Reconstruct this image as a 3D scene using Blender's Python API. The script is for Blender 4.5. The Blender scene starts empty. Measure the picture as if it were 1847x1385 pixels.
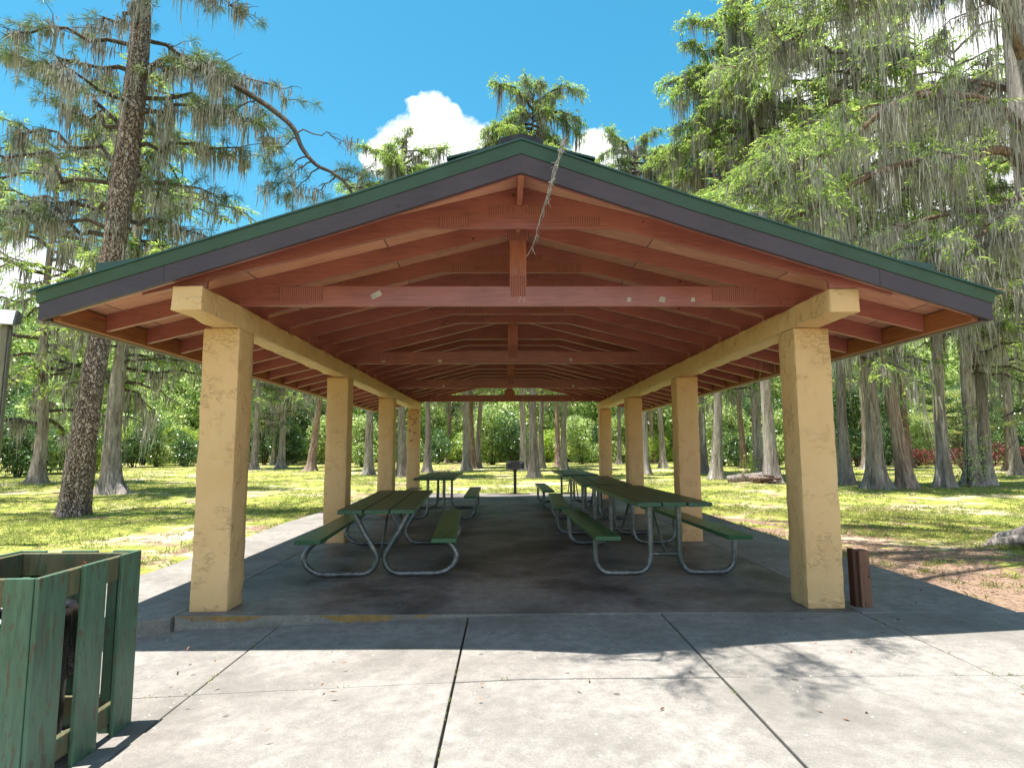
import bpy, bmesh, math, random
import numpy as np
from mathutils import Vector, Matrix, noise as mnoise

sc = bpy.context.scene
COL = sc.collection
rnd = random.Random(11)
NP = np.random.default_rng(5)
R = math.radians
CX = 0.1225            # centre line of the shelter

# ------------------------------------------------------------------ helpers
def tag(o, label=None, cat=None, group=None, kind=None):
    if label: o['label'] = label
    if cat: o['category'] = cat
    if group: o['group'] = group
    if kind: o['kind'] = kind
    return o

def thing(name, label, cat, loc=(0, 0, 0), rz=0.0, group=None):
    o = bpy.data.objects.new(name, None)
    COL.objects.link(o)
    o.location = loc
    o.rotation_euler = (0, 0, rz)
    o.empty_display_size = 0.2
    return tag(o, label, cat, group)

def link(name, me, mat, parent=None, smooth=False, bevel=0.0, sharp=None):
    o = bpy.data.objects.new(name, me)
    COL.objects.link(o)
    if mat: me.materials.append(mat)
    if parent: o.parent = parent
    if smooth:
        me.polygons.foreach_set('use_smooth', [True] * len(me.polygons))
        if sharp: me.set_sharp_from_angle(angle=R(sharp))
    if bevel > 0:
        m = o.modifiers.new('bevel', 'BEVEL')
        m.width = bevel; m.segments = 2; m.limit_method = 'ANGLE'; m.angle_limit = R(40)
    return o

class MB:
    def __init__(s, org=(0, 0, 0)):
        s.v = []; s.f = []; s.org = org
    def add(s, vs, fs):
        n = len(s.v)
        s.v += [tuple(p) for p in vs]
        s.f += [tuple(i + n for i in f) for f in fs]
    def box(s, x0, x1, y0, y1, z0, z1):
        s.add([(x0, y0, z0), (x1, y0, z0), (x1, y1, z0), (x0, y1, z0), (x0, y0, z1), (x1, y0, z1), (x1, y1, z1), (x0, y1, z1)],
              [(3, 2, 1, 0), (4, 5, 6, 7), (0, 1, 5, 4), (1, 2, 6, 5), (2, 3, 7, 6), (3, 0, 4, 7)])
    def hexa(s, a, b):
        """two quads a (4 pts) and b (4 pts), joined to a solid"""
        s.add(list(a) + list(b), [(3, 2, 1, 0), (4, 5, 6, 7), (0, 1, 5, 4), (1, 2, 6, 5), (2, 3, 7, 6), (3, 0, 4, 7)])
    def prism_y(s, poly, y0, y1):
        """poly [(x,z)] counter-clockwise seen from -y, extruded along y"""
        n = len(poly)
        vs = [(x, y0, z) for x, z in poly] + [(x, y1, z) for x, z in poly]
        fs = [tuple(range(n)), tuple(range(2 * n - 1, n - 1, -1))]
        for i in range(n):
            j = (i + 1) % n
            fs.append((j, i, i + n, j + n))
        s.add(vs, fs)
    def tube(s, pts, rad, n=10, caps=True):
        pts = [Vector(p) for p in pts]
        m = len(pts)
        if not hasattr(rad, '__len__'): rad = [rad] * m
        t = [(pts[min(i + 1, m - 1)] - pts[max(i - 1, 0)]).normalized() for i in range(m)]
        u = t[0].orthogonal().normalized()
        vs = []
        for i in range(m):
            if i: 
                u = (u - t[i] * u.dot(t[i])).normalized()
            w = t[i].cross(u)
            for k in range(n):
                a = 2 * math.pi * k / n
                vs.append(pts[i] + (u * math.cos(a) + w * math.sin(a)) * rad[i])
        fs = []
        for i in range(m - 1):
            for k in range(n):
                k2 = (k + 1) % n
                fs.append((i * n + k, i * n + k2, (i + 1) * n + k2, (i + 1) * n + k))
        if caps:
            fs.append(tuple(range(n - 1, -1, -1)))
            fs.append(tuple(range((m - 1) * n, m * n)))
        s.add(vs, fs)
    def build(s, name, mat, parent=None, **kw):
        me = bpy.data.meshes.new(name)
        ox, oy, oz = s.org
        me.from_pydata([(x - ox, y - oy, z - oz) for x, y, z in s.v], [], s.f)
        me.update()
        return link(name, me, mat, parent, **kw)

def quads_mesh(name, V, mat, parent=None, smooth=False):
    """V: (n*4,3) array, every 4 rows one quad"""
    n = len(V) // 4
    me = bpy.data.meshes.new(name)
    me.vertices.add(n * 4)
    me.vertices.foreach_set('co', np.ascontiguousarray(V, dtype=np.float32).ravel())
    me.loops.add(n * 4)
    me.loops.foreach_set('vertex_index', np.arange(n * 4, dtype=np.int32))
    me.polygons.add(n)
    me.polygons.foreach_set('loop_start', np.arange(0, n * 4, 4, dtype=np.int32))
    me.polygons.foreach_set('loop_total', np.full(n, 4, dtype=np.int32))
    me.update(calc_edges=True)
    return link(name, me, mat, parent, smooth=smooth)

def copy_tree(o, parent=None):
    c = o.copy()
    COL.objects.link(c)
    if parent: c.parent = parent
    for ch in list(o.children): copy_tree(ch, c)
    return c

def smoothline(pts, k=6):
    """Catmull-Rom through the points"""
    P = [Vector(p) for p in pts]
    P = [P[0] * 2 - P[1]] + P + [P[-1] * 2 - P[-2]]
    out = []
    for i in range(1, len(P) - 2):
        for j in range(k):
            t = j / k
            a, b, c, d = P[i - 1], P[i], P[i + 1], P[i + 2]
            out.append(0.5 * ((2 * b) + (c - a) * t + (2 * a - 5 * b + 4 * c - d) * t * t + (3 * b - a - 3 * c + d) * t ** 3))
    out.append(P[-2])
    return out

# ------------------------------------------------------------------ materials
def mat(name):
    m = bpy.data.materials.new(name)
    m.use_nodes = True
    nt = m.node_tree
    nt.nodes.clear()
    out = nt.nodes.new('ShaderNodeOutputMaterial')
    b = nt.nodes.new('ShaderNodeBsdfPrincipled')
    nt.links.new(b.outputs[0], out.inputs[0])
    return m, nt, b, out

def N(nt, typ, **kw):
    n = nt.nodes.new(typ)
    for k, v in kw.items():
        if k in n.inputs: n.inputs[k].default_value = v
        else: setattr(n, k, v)
    return n

def coords(nt, scale=(1, 1, 1), kind='Object', rot=(0, 0, 0)):
    tc = nt.nodes.new('ShaderNodeTexCoord')
    mp = nt.nodes.new('ShaderNodeMapping')
    mp.inputs['Scale'].default_value = scale
    mp.inputs['Rotation'].default_value = rot
    nt.links.new(tc.outputs[kind], mp.inputs[0])
    return mp.outputs[0]

def noise(nt, vec, scale=5, detail=4, rough=0.55, dist=0.0):
    n = N(nt, 'ShaderNodeTexNoise', Scale=scale, Detail=detail, Roughness=rough, Distortion=dist)
    nt.links.new(vec, n.inputs['Vector'])
    return n.outputs['Fac']

def ramp(nt, fac, stops):
    r = nt.nodes.new('ShaderNodeValToRGB')
    el = r.color_ramp.elements
    while len(el) < len(stops): el.new(0.5)
    for e, (p, c) in zip(el, stops):
        e.position = p
        e.color = (c, c, c, 1) if not hasattr(c, '__len__') else (*c, 1)
    nt.links.new(fac, r.inputs[0])
    return r.outputs[0]

def mix(nt, fac, a, b, mode='MIX'):
    m = nt.nodes.new('ShaderNodeMix')
    m.data_type = 'RGBA'; m.blend_type = mode
    for sock, val in ((m.inputs[0], fac), (m.inputs[6], a), (m.inputs[7], b)):
        if isinstance(val, (int, float)): sock.default_value = val
        elif isinstance(val, (tuple, list)): sock.default_value = (*val, 1)
        else: nt.links.new(val, sock)
    return m.outputs[2]

def bump(nt, b, h, dist=0.01, strength=0.6, prev=None):
    n = N(nt, 'ShaderNodeBump', Strength=strength, Distance=dist)
    nt.links.new(h, n.inputs['Height'])
    if prev is not None: nt.links.new(prev, n.inputs['Normal'])
    nt.links.new(n.outputs[0], b.inputs['Normal'])
    return n.outputs[0]

def heights(nt, b, parts, strength=1.0):
    """several relief layers (socket, metres) in one bump"""
    cur = None
    for h, d in parts:
        q = N(nt, 'ShaderNodeMath', operation='MULTIPLY_ADD' if cur is not None else 'MULTIPLY')
        nt.links.new(h, q.inputs[0]); q.inputs[1].default_value = d * 100
        if cur is not None: nt.links.new(cur, q.inputs[2])
        cur = q.outputs[0]
    return bump(nt, b, cur, 0.01, strength)

def setc(nt, b, sock, name='Base Color'):
    nt.links.new(sock, b.inputs[name])

def wood(name, base, dark, scale, rough=0.6, chip=None, chip_amt=0.62, plate=False, spec=0.3, streak=6.0):
    m, nt, b, out = mat(name)
    v = coords(nt, scale)
    g = noise(nt, v, streak, 5, 0.6, 0.6)
    v2 = coords(nt, (1.3, 1.3, 1.3))
    big = noise(nt, v2, 1.6, 3, 0.5)
    ri = N(nt, 'ShaderNodeNewGeometry').outputs['Random Per Island']
    c = mix(nt, ramp(nt, g, [(0.3, 0.0), (0.7, 1.0)]), dark, base)
    c = mix(nt, ramp(nt, big, [(0.35, 0.0), (0.7, 0.45)]), c, tuple(min(1, x * 1.35) for x in base))
    hsv = N(nt, 'ShaderNodeHueSaturation')
    nt.links.new(c, hsv.inputs['Color'])
    mr = N(nt, 'ShaderNodeMapRange'); mr.inputs[3].default_value = 0.85; mr.inputs[4].default_value = 1.15
    nt.links.new(ri, mr.inputs[0]); nt.links.new(mr.outputs[0], hsv.inputs['Value'])
    c = hsv.outputs[0]
    if chip:
        vc = coords(nt, tuple(0.5 * s + 0.5 for s in scale))
        cn = noise(nt, vc, 9, 6, 0.68)
        cm = ramp(nt, cn, [(chip_amt, 0.0), (chip_amt + 0.05, 1.0)])
        c = mix(nt, cm, c, chip)
    # knots and pin holes
    vo = N(nt, 'ShaderNodeTexVoronoi', Scale=4.0)
    nt.links.new(coords(nt, (1, 1, 1)), vo.inputs['Vector'])
    kn = ramp(nt, vo.outputs['Distance'], [(0.035, 1.0), (0.06, 0.0)])
    c = mix(nt, kn, c, tuple(x * 0.25 for x in dark))
    setc(nt, b, c)
    b.inputs['Roughness'].default_value = rough
    b.inputs['Specular IOR Level'].default_value = spec
    bump(nt, b, g, 0.004, 0.5)
    return m

M = {}
M['stain_x'] = wood('stained wood across', (0.345, 0.112, 0.090), (0.20, 0.062, 0.053), (0.7, 9, 9), rough=0.30, spec=0.65)
M['stain_y'] = wood('stained wood along', (0.46, 0.18, 0.12), (0.29, 0.10, 0.066), (9, 0.7, 9), rough=0.34, spec=0.5)
M['stain_z'] = wood('stained wood upright', (0.42, 0.145, 0.096), (0.27, 0.082, 0.058), (9, 9, 0.7), rough=0.34, spec=0.5)
M['subfascia'] = wood('raw brown eave board', (0.34, 0.13, 0.055), (0.17, 0.055, 0.025), (8, 0.6, 8), chip=(0.10, 0.03, 0.015), chip_amt=0.66)
M['plum'] = wood('plum fascia paint', (0.064, 0.046, 0.060), (0.050, 0.036, 0.048), (0.8, 6, 6), rough=0.45)
M['green_wood'] = wood('green bench paint', (0.026, 0.135, 0.055), (0.014, 0.075, 0.032), (10, 0.8, 10), rough=0.34, chip=(0.075, 0.065, 0.045), chip_amt=0.60, spec=0.55)
M['green_worn'] = wood('worn green tabletop paint', (0.042, 0.115, 0.070), (0.021, 0.060, 0.038), (10, 0.7, 10), rough=0.40, chip=(0.10, 0.13, 0.095), chip_amt=0.56, spec=0.28)
M['green_box'] = wood('green slat paint', (0.085, 0.155, 0.10), (0.045, 0.09, 0.06), (7, 7, 0.8), rough=0.42, chip=(0.085, 0.075, 0.05), chip_amt=0.55)
M['bin_rail'] = wood('bin rail, paint worn to brown', (0.13, 0.12, 0.065), (0.07, 0.055, 0.03), (7, 7, 0.8), rough=0.5, chip=(0.05, 0.09, 0.05), chip_amt=0.55)
M['brown_post'] = wood('brown post stain', (0.21, 0.105, 0.066), (0.11, 0.05, 0.032), (8, 8, 0.8), chip=(0.02, 0.012, 0.01), chip_amt=0.60)
M['post_dark'] = wood('shaded post side', (0.075, 0.032, 0.022), (0.03, 0.014, 0.01), (8, 8, 0.8))  # shade on the inner side of the single post, put into the colour
M['pole_wood'] = wood('weathered pole wood', (0.20, 0.175, 0.135), (0.10, 0.085, 0.065), (9, 9, 0.6))

def simple(name, col, rough=0.5, metal=0.0, nscale=8, var=0.25, bmp=0.0, spec=0.5):
    m, nt, b, out = mat(name)
    v = coords(nt)
    n = noise(nt, v, nscale, 5, 0.6)
    setc(nt, b, mix(nt, ramp(nt, n, [(0.3, 0), (0.7, 1)]), tuple(x * (1 - var) for x in col), tuple(min(1, x * (1 + var)) for x in col)))
    b.inputs['Roughness'].default_value = rough
    b.inputs['Metallic'].default_value = metal
    b.inputs['Specular IOR Level'].default_value = spec
    if bmp: bump(nt, b, n, bmp, 0.6)
    return m
M['green_metal'] = simple('green roof metal', (0.013, 0.055, 0.046), 0.42, 0.0, 3, 0.2)
M['black_cap'] = simple('black vent end', (0.012, 0.012, 0.016), 0.6)
M['steel_black'] = simple('sooty grill steel', (0.085, 0.085, 0.090), 0.55, 0.3, 14, 0.5, 0.003)
M['grill_post'] = simple('olive black post paint', (0.020, 0.024, 0.016), 0.5, 0.0, 10, 0.3)
M['bin_black'] = simple('black bin plastic', (0.010, 0.010, 0.012), 0.45)
M['bag'] = simple('thin black bag film', (0.015, 0.012, 0.014), 0.25, 0, 20, 0.4, 0.02)
M['lamp_grey'] = simple('grey lamp housing', (0.10, 0.10, 0.10), 0.5)
M['tape'] = simple('silver tape', (0.40, 0.36, 0.32), 0.5)
M['chalk'] = simple('pale chalk marks', (0.50, 0.32, 0.28), 0.8)
M['rust'] = simple('rusty bolt', (0.20, 0.08, 0.04), 0.7, 0.2)
m, nt, b, out = mat('pale lamp glass')  # bright lamp face put into a pale base colour, no emission
b.inputs['Base Color'].default_value = (0.75, 0.75, 0.72, 1); b.inputs['Roughness'].default_value = 0.15
b.inputs['Specular IOR Level'].default_value = 0.8
M['lamp_glass'] = m

# galvanised pipe, scuffed
m, nt, b, out = mat('galvanised pipe')
v = coords(nt)
n1 = noise(nt, v, 22, 5, 0.65); n2 = noise(nt, v, 3.0, 3, 0.5)
c = mix(nt, ramp(nt, n1, [(0.35, 0), (0.65, 1)]), (0.12, 0.127, 0.135), (0.25, 0.26, 0.27))
c = mix(nt, ramp(nt, n2, [(0.48, 0), (0.62, 0.8)]), c, (0.085, 0.10, 0.095))
setc(nt, b, c)
b.inputs['Metallic'].default_value = 0.65; b.inputs['Roughness'].default_value = 0.42
bump(nt, b, n1, 0.002, 0.4)
M['pipe'] = m

# nail plates, same stain, pressed ribs
m, nt, b, out = mat('painted nail plate')
v = coords(nt)
w = N(nt, 'ShaderNodeTexWave', Scale=16.0, Distortion=1.5); w.bands_direction = 'X'
w.inputs['Detail'].default_value = 2.0
nt.links.new(v, w.inputs['Vector'])
setc(nt, b, mix(nt, ramp(nt, w.outputs['Fac'], [(0.25, 0), (0.7, 1)]), (0.185, 0.058, 0.048), (0.34, 0.112, 0.088)))
b.inputs['Roughness'].default_value = 0.6
bump(nt, b, w.outputs['Fac'], 0.004, 0.7)
M['plate'] = m

# plywood soffit
m, nt, b, out = mat('stained plywood')
v = coords(nt, (1, 6, 1)); g = noise(nt, v, 3.2, 5, 0.62, 1.2)
c = mix(nt, ramp(nt, g, [(0.3, 0), (0.7, 1)]), (0.50, 0.24, 0.16), (0.68, 0.38, 0.27))
br = N(nt, 'ShaderNodeTexBrick', Scale=1.0)
br.inputs['Mortar Size'].default_value = 0.006; br.inputs['Brick Width'].default_value = 2.44; br.inputs['Row Height'].default_value = 1.22
br.inputs['Color1'].default_value = (0.72, 0.72, 0.72, 1); br.inputs['Color2'].default_value = (1.1, 1.05, 1.0, 1); br.inputs['Mortar'].default_value = (0.2, 0.2, 0.2, 1)
nt.links.new(coords(nt, rot=(0, 0, R(90))), br.inputs['Vector'])
c = mix(nt, 1.0, c, br.outputs['Color'], 'MULTIPLY')
setc(nt, b, c); b.inputs['Roughness'].default_value = 0.65
bump(nt, b, g, 0.003, 0.5)
M['ply'] = m

# troweled stucco
def stucco(name, base, hi, stain):
    m, nt, b, out = mat(name)
    v = coords(nt)
    n_big = noise(nt, v, 1.4, 4, 0.6)
    n_f = noise(nt, v, 60, 3, 0.6)
    vs = coords(nt, (1, 1, 1.6), rot=(0.3, 0.4, 0.5))
    rid = noise(nt, vs, 11.0, 5, 0.55, 0.9)
    # skip trowel ridges: sharp creases where the noise crosses a level
    sub = N(nt, 'ShaderNodeMath', operation='SUBTRACT'); sub.inputs[1].default_value = 0.5
    nt.links.new(rid, sub.inputs[0])
    ab = N(nt, 'ShaderNodeMath', operation='ABSOLUTE'); nt.links.new(sub.outputs[0], ab.inputs[0])
    cre = ramp(nt, ab.outputs[0], [(0.0, 1.0), (0.012, 0.25), (0.03, 0.0)])
    gate = ramp(nt, noise(nt, v, 6.5, 3, 0.5), [(0.50, 0.0), (0.62, 1.0)])
    crease = mix(nt, 1.0, cre, gate, 'MULTIPLY')
    c = mix(nt, ramp(nt, n_big, [(0.3, 0), (0.7, 1)]), base, hi)
    c = mix(nt, ramp(nt, noise(nt, coords(nt, (2, 2, 0.5)), 2.2, 5, 0.7), [(0.58, 0), (0.78, 0.5)]), c, stain)
    vo = N(nt, 'ShaderNodeTexVoronoi', Scale=7.0); nt.links.new(v, vo.inputs['Vector'])
    pit = ramp(nt, vo.outputs['Distance'], [(0.045, 1.0), (0.075, 0.0)])
    c = mix(nt, mix(nt, 0.28, (0, 0, 0), pit), c, tuple(x * 0.35 for x in stain))
    c = mix(nt, mix(nt, 0.05, (0, 0, 0), crease), c, tuple(x * 0.45 for x in stain))  # thin crease shadows of the trowel ridges, put into the colour
    setc(nt, b, c); b.inputs['Roughness'].default_value = 0.5; b.inputs['Specular IOR Level'].default_value = 0.4
    plat = ramp(nt, rid, [(0.43, 0.0), (0.52, 1.0)])
    heights(nt, b, [(mix(nt, 1.0, plat, gate, 'MULTIPLY'), 0.0060), (rid, 0.0035), (n_f, 0.0008)], 0.95)
    return m
M['stucco'] = stucco('ochre stucco', (0.585, 0.370, 0.172), (0.65, 0.435, 0.222), (0.43, 0.265, 0.12))
M['stucco_far'] = stucco('salmon stucco', (0.64, 0.385, 0.185), (0.70, 0.45, 0.23), (0.47, 0.26, 0.13))

# concrete
def concrete(name, base, dark, stain, spots, stain_lo=0.45, stain_hi=0.7, rough=0.8):
    m, nt, b, out = mat(name)
    v = coords(nt, kind='Object')
    n1 = noise(nt, v, 0.9, 6, 0.62, 0.3); n2 = noise(nt, v, 9, 5, 0.65); n3 = noise(nt, v, 90, 3, 0.6)
    c = mix(nt, ramp(nt, n2, [(0.3, 0), (0.7, 1)]), dark, base)
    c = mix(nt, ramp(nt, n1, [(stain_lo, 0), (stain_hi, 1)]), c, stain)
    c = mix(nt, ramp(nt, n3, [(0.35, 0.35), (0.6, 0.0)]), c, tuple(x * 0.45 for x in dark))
    vo = N(nt, 'ShaderNodeTexVoronoi', Scale=14.0); nt.links.new(v, vo.inputs['Vector'])
    sp = ramp(nt, vo.outputs['Distance'], [(0.07, 1.0), (0.12, 0.0)])
    gate = ramp(nt, noise(nt, v, 5.0, 3, 0.6), [(0.5, 0), (0.6, 1)])
    c = mix(nt, mix(nt, 1.0, sp, gate, 'MULTIPLY'), c, spots)
    vo2 = N(nt, 'ShaderNodeTexVoronoi', Scale=2.2); nt.links.new(coords(nt, (1, 1, 1), rot=(0, 0, 0.6)), vo2.inputs['Vector'])
    dr = ramp(nt, vo2.outputs['Distance'], [(0.035, 0.8), (0.06, 0.0)])
    c = mix(nt, dr, c, tuple(x * 0.3 for x in dark))
    setc(nt, b, c); b.inputs['Roughness'].default_value = rough; b.inputs['Specular IOR Level'].default_value = 0.3
    heights(nt, b, [(n2, 0.0025), (n3, 0.001)])
    return m
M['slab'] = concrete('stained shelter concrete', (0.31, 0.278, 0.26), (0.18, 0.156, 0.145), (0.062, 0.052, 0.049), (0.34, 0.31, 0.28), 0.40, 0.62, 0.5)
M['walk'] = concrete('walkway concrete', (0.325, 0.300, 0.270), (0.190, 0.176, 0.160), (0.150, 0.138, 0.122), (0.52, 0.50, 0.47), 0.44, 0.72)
M['joint'] = simple('dirt in the joints', (0.03, 0.026, 0.022), 0.95)
M['ochre_edge'] = concrete('chipped ochre edge paint', (0.36, 0.22, 0.075), (0.22, 0.13, 0.05), (0.20, 0.18, 0.16), (0.40, 0.37, 0.33), 0.5, 0.56)

# ground
m, nt, b, out = mat('patchy lawn')
v = coords(nt, kind='Object')
def P(sc_, d=5, r=0.6, ds=0.4): return noise(nt, v, sc_, d, r, ds)
grass = mix(nt, ramp(nt, P(0.9), [(0.35, 0), (0.65, 1)]), (0.22, 0.25, 0.045), (0.36, 0.35, 0.095))
grass = mix(nt, ramp(nt, P(14, 4, 0.7), [(0.35, 0.5), (0.6, 0)]), grass, (0.11, 0.13, 0.03))
sand = mix(nt, ramp(nt, P(3.5), [(0.35, 0), (0.65, 1)]), (0.42, 0.32, 0.22), (0.60, 0.51, 0.39))
c = mix(nt, ramp(nt, P(0.30, 7, 0.68, 0.5), [(0.53, 0), (0.61, 1)]), grass, sand)
straw = mix(nt, ramp(nt, P(26, 4, 0.7), [(0.3, 0), (0.7, 1)]), (0.13, 0.080, 0.056), (0.35, 0.25, 0.18))
# pine straw lies along the right walk and round the near trees
sx = N(nt, 'ShaderNodeSeparateXYZ'); nt.links.new(v, sx.inputs[0])
def rng(sock, a, bb, c0, c1):
    mr = N(nt, 'ShaderNodeMapRange'); mr.clamp = True
    for i, q in enumerate((a, bb, c0, c1)): mr.inputs[i + 1].default_value = q
    nt.links.new(sock, mr.inputs[0]); return mr.outputs[0]
def mul(a, bb):
    q = N(nt, 'ShaderNodeMath', operation='MULTIPLY'); nt.links.new(a, q.inputs[0])
    if isinstance(bb, float): q.inputs[1].default_value = bb
    else: nt.links.new(bb, q.inputs[1])
    return q.outputs[0]
def add_(a, bb):
    q = N(nt, 'ShaderNodeMath', operation='ADD'); nt.links.new(a, q.inputs[0]); nt.links.new(bb, q.inputs[1]); return q.outputs[0]
near_right = mul(rng(sx.outputs[0], 3.5, 4.3, 0, 1), mul(rng(sx.outputs[0], 4.9, 8.0, 1, 0), rng(sx.outputs[1], 7.0, 14.0, 1, 0.1)))
edge_left = mul(rng(sx.outputs[0], -5.4, -4.3, 0, 0.8), rng(sx.outputs[0], -4.0, -3.8, 1, 0))
msk = add_(add_(near_right, mul(edge_left, 0.38)), mul(ramp(nt, P(1.1, 5, 0.65), [(0.35, 0), (0.65, 1)]), 0.8))
msk = add_(msk, mul(ramp(nt, P(2.6, 5, 0.7), [(0.38, 0), (0.62, 1)]), 0.5))
msk = ramp(nt, msk, [(0.86, 0), (1.0, 1)])
c = mix(nt, msk, c, straw)
setc(nt, b, c); b.inputs['Roughness'].default_value = 0.95; b.inputs['Specular IOR Level'].default_value = 0.1
heights(nt, b, [(P(30, 2, 0.7), 0.02), (P(4, 3, 0.6), 0.05)])
M['lawn'] = m

def leafmat(name, cols, trans=0.45, rough=0.5, spec=0.35):
    """cols: list of colours, chosen leaf by leaf; light passes through"""
    m, nt, b, out = mat(name)
    ri = N(nt, 'ShaderNodeNewGeometry').outputs['Random Per Island']
    k = len(cols)
    c = ramp(nt, ri, [((i + 0.5) / k, cc) for i, cc in enumerate(cols)])
    cl = noise(nt, coords(nt), 0.55, 1, 0.5)
    hs = N(nt, 'ShaderNodeHueSaturation'); nt.links.new(c, hs.inputs['Color'])
    mr = N(nt, 'ShaderNodeMapRange'); mr.inputs[1].default_value = 0.3; mr.inputs[2].default_value = 0.7
    mr.inputs[3].default_value = 0.7; mr.inputs[4].default_value = 1.3
    nt.links.new(cl, mr.inputs[0]); nt.links.new(mr.outputs[0], hs.inputs['Value'])
    setc(nt, b, hs.outputs[0])
    b.inputs['Roughness'].default_value = rough; b.inputs['Specular IOR Level'].default_value = spec
    tr = N(nt, 'ShaderNodeBsdfTranslucent'); nt.links.new(hs.outputs[0], tr.inputs['Color'])
    ms = N(nt, 'ShaderNodeMixShader'); ms.inputs[0].default_value = trans
    nt.links.new(b.outputs[0], ms.inputs[1]); nt.links.new(tr.outputs[0], ms.inputs[2])
    nt.links.new(ms.outputs[0], out.inputs[0])
    return m
M['cyp_leaf'] = leafmat('feathery cypress leaf', [(0.13, 0.23, 0.04), (0.27, 0.39, 0.065), (0.52, 0.60, 0.16), (0.20, 0.30, 0.07)], 0.6, 0.6, 0.15)
M['pine_leaf'] = leafmat('pine needles', [(0.07, 0.13, 0.035), (0.12, 0.20, 0.05), (0.20, 0.26, 0.07), (0.14, 0.15, 0.06)], 0.3, 0.5, 0.3)
M['bush_dark'] = leafmat('dark glossy leaf', [(0.045, 0.105, 0.028), (0.09, 0.18, 0.05), (0.22, 0.33, 0.11), (0.06, 0.12, 0.04)], 0.4, 0.28, 0.9)
M['bush_mid'] = leafmat('mid green leaf', [(0.10, 0.20, 0.035), (0.28, 0.42, 0.085), (0.50, 0.60, 0.18), (0.62, 0.68, 0.36)], 0.52, 0.3, 0.8)
M['bush_lime'] = leafmat('lime green leaf', [(0.28, 0.42, 0.045), (0.46, 0.58, 0.09), (0.60, 0.66, 0.16), (0.20, 0.34, 0.06)], 0.55, 0.45, 0.4)
M['bush_red'] = leafmat('crimson leaf', [(0.34, 0.035, 0.04), (0.50, 0.16, 0.15), (0.10, 0.015, 0.02), (0.03, 0.035, 0.02), (0.05, 0.08, 0.03)], 0.35, 0.45, 0.4)
M['palm_leaf'] = leafmat('palmetto leaf', [(0.14, 0.24, 0.05), (0.24, 0.34, 0.08), (0.40, 0.38, 0.13)], 0.35, 0.4, 0.5)
M['moss'] = leafmat('grey hanging moss', [(0.36, 0.335, 0.30), (0.58, 0.55, 0.50), (0.14, 0.122, 0.106), (0.42, 0.40, 0.34)], 0.42, 0.9, 0.05)
M['blade'] = leafmat('grass blade', [(0.20, 0.27, 0.045), (0.31, 0.36, 0.08), (0.14, 0.20, 0.035), (0.42, 0.39, 0.18)], 0.4, 0.6, 0.2)
M['litter'] = leafmat('fallen leaf', [(0.20, 0.09, 0.04), (0.10, 0.05, 0.025), (0.32, 0.17, 0.08), (0.06, 0.04, 0.03)], 0.1, 0.8, 0.1)

def bark(name, c0, c1, c2, vs, plate=False):
    m, nt, b, out = mat(name)
    v = coords(nt, vs)
    if plate:
        vo = N(nt, 'ShaderNodeTexVoronoi', Scale=11.0, Randomness=1.0); vo.feature = 'DISTANCE_TO_EDGE'
        wn = N(nt, 'ShaderNodeTexNoise', Scale=6.0, Detail=3.0)
        nt.links.new(v, wn.inputs['Vector'])
        wv = mix(nt, 0.30, v, wn.outputs['Color'])
        nt.links.new(wv, vo.inputs['Vector'])
        h = ramp(nt, vo.outputs['Distance'], [(0.0, 0.0), (0.06, 0.35), (0.16, 1.0)])
        vo2 = N(nt, 'ShaderNodeTexVoronoi', Scale=11.0); nt.links.new(wv, vo2.inputs['Vector'])
        pc = mix(nt, ramp(nt, noise(nt, v, 9, 4, 0.6), [(0.35, 0), (0.65, 1)]), c1, c2)
        c = mix(nt, h, c0, pc)
        fine = noise(nt, v, 22, 4, 0.65)
        setc(nt, b, c)
        heights(nt, b, [(h, 0.035), (fine, 0.008)])
    else:
        n1 = noise(nt, v, 4.5, 6, 0.66, 0.8); n2 = noise(nt, coords(nt, (1, 1, 0.35)), 1.3, 4, 0.6)
        c = mix(nt, ramp(nt, n1, [(0.32, 0), (0.62, 1)]), c0, c1)
        c = mix(nt, ramp(nt, n2, [(0.42, 0), (0.66, 1)]), c, mix(nt, ramp(nt, n1, [(0.3, 0), (0.65, 1)]), c0, c2))
        oi = N(nt, 'ShaderNodeObjectInfo')
        hv = N(nt, 'ShaderNodeHueSaturation'); nt.links.new(c, hv.inputs['Color'])
        mv = N(nt, 'ShaderNodeMapRange'); mv.inputs[3].default_value = 0.62; mv.inputs[4].default_value = 1.18
        nt.links.new(oi.outputs['Random'], mv.inputs[0]); nt.links.new(mv.outputs[0], hv.inputs['Value'])
        setc(nt, b, hv.outputs[0])
        bump(nt, b, n1, 0.07, 1.0)
    b.inputs['Roughness'].default_value = 0.9; b.inputs['Specular IOR Level'].default_value = 0.15
    return m
M['bark_pine'] = bark('plated pine bark', (0.075, 0.046, 0.040), (0.24, 0.165, 0.142), (0.48, 0.385, 0.34), (1.9, 1.9, 1.05), True)
M['bark_cyp'] = bark('stringy grey bark', (0.115, 0.09, 0.08), (0.44, 0.37, 0.33), (0.62, 0.56, 0.52), (3.2, 3.2, 0.36))
M['bark_red'] = bark('stringy russet bark', (0.10, 0.062, 0.052), (0.40, 0.265, 0.21), (0.52, 0.41, 0.355), (3.0, 3.0, 0.32))
M['bark_dark'] = bark('dark twig bark', (0.04, 0.032, 0.028), (0.12, 0.095, 0.08), (0.19, 0.15, 0.125), (3, 3, 1.0))
M['bark_limb'] = bark('brown limb bark', (0.07, 0.045, 0.033), (0.22, 0.14, 0.10), (0.30, 0.20, 0.15), (3, 3, 2.0))

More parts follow.
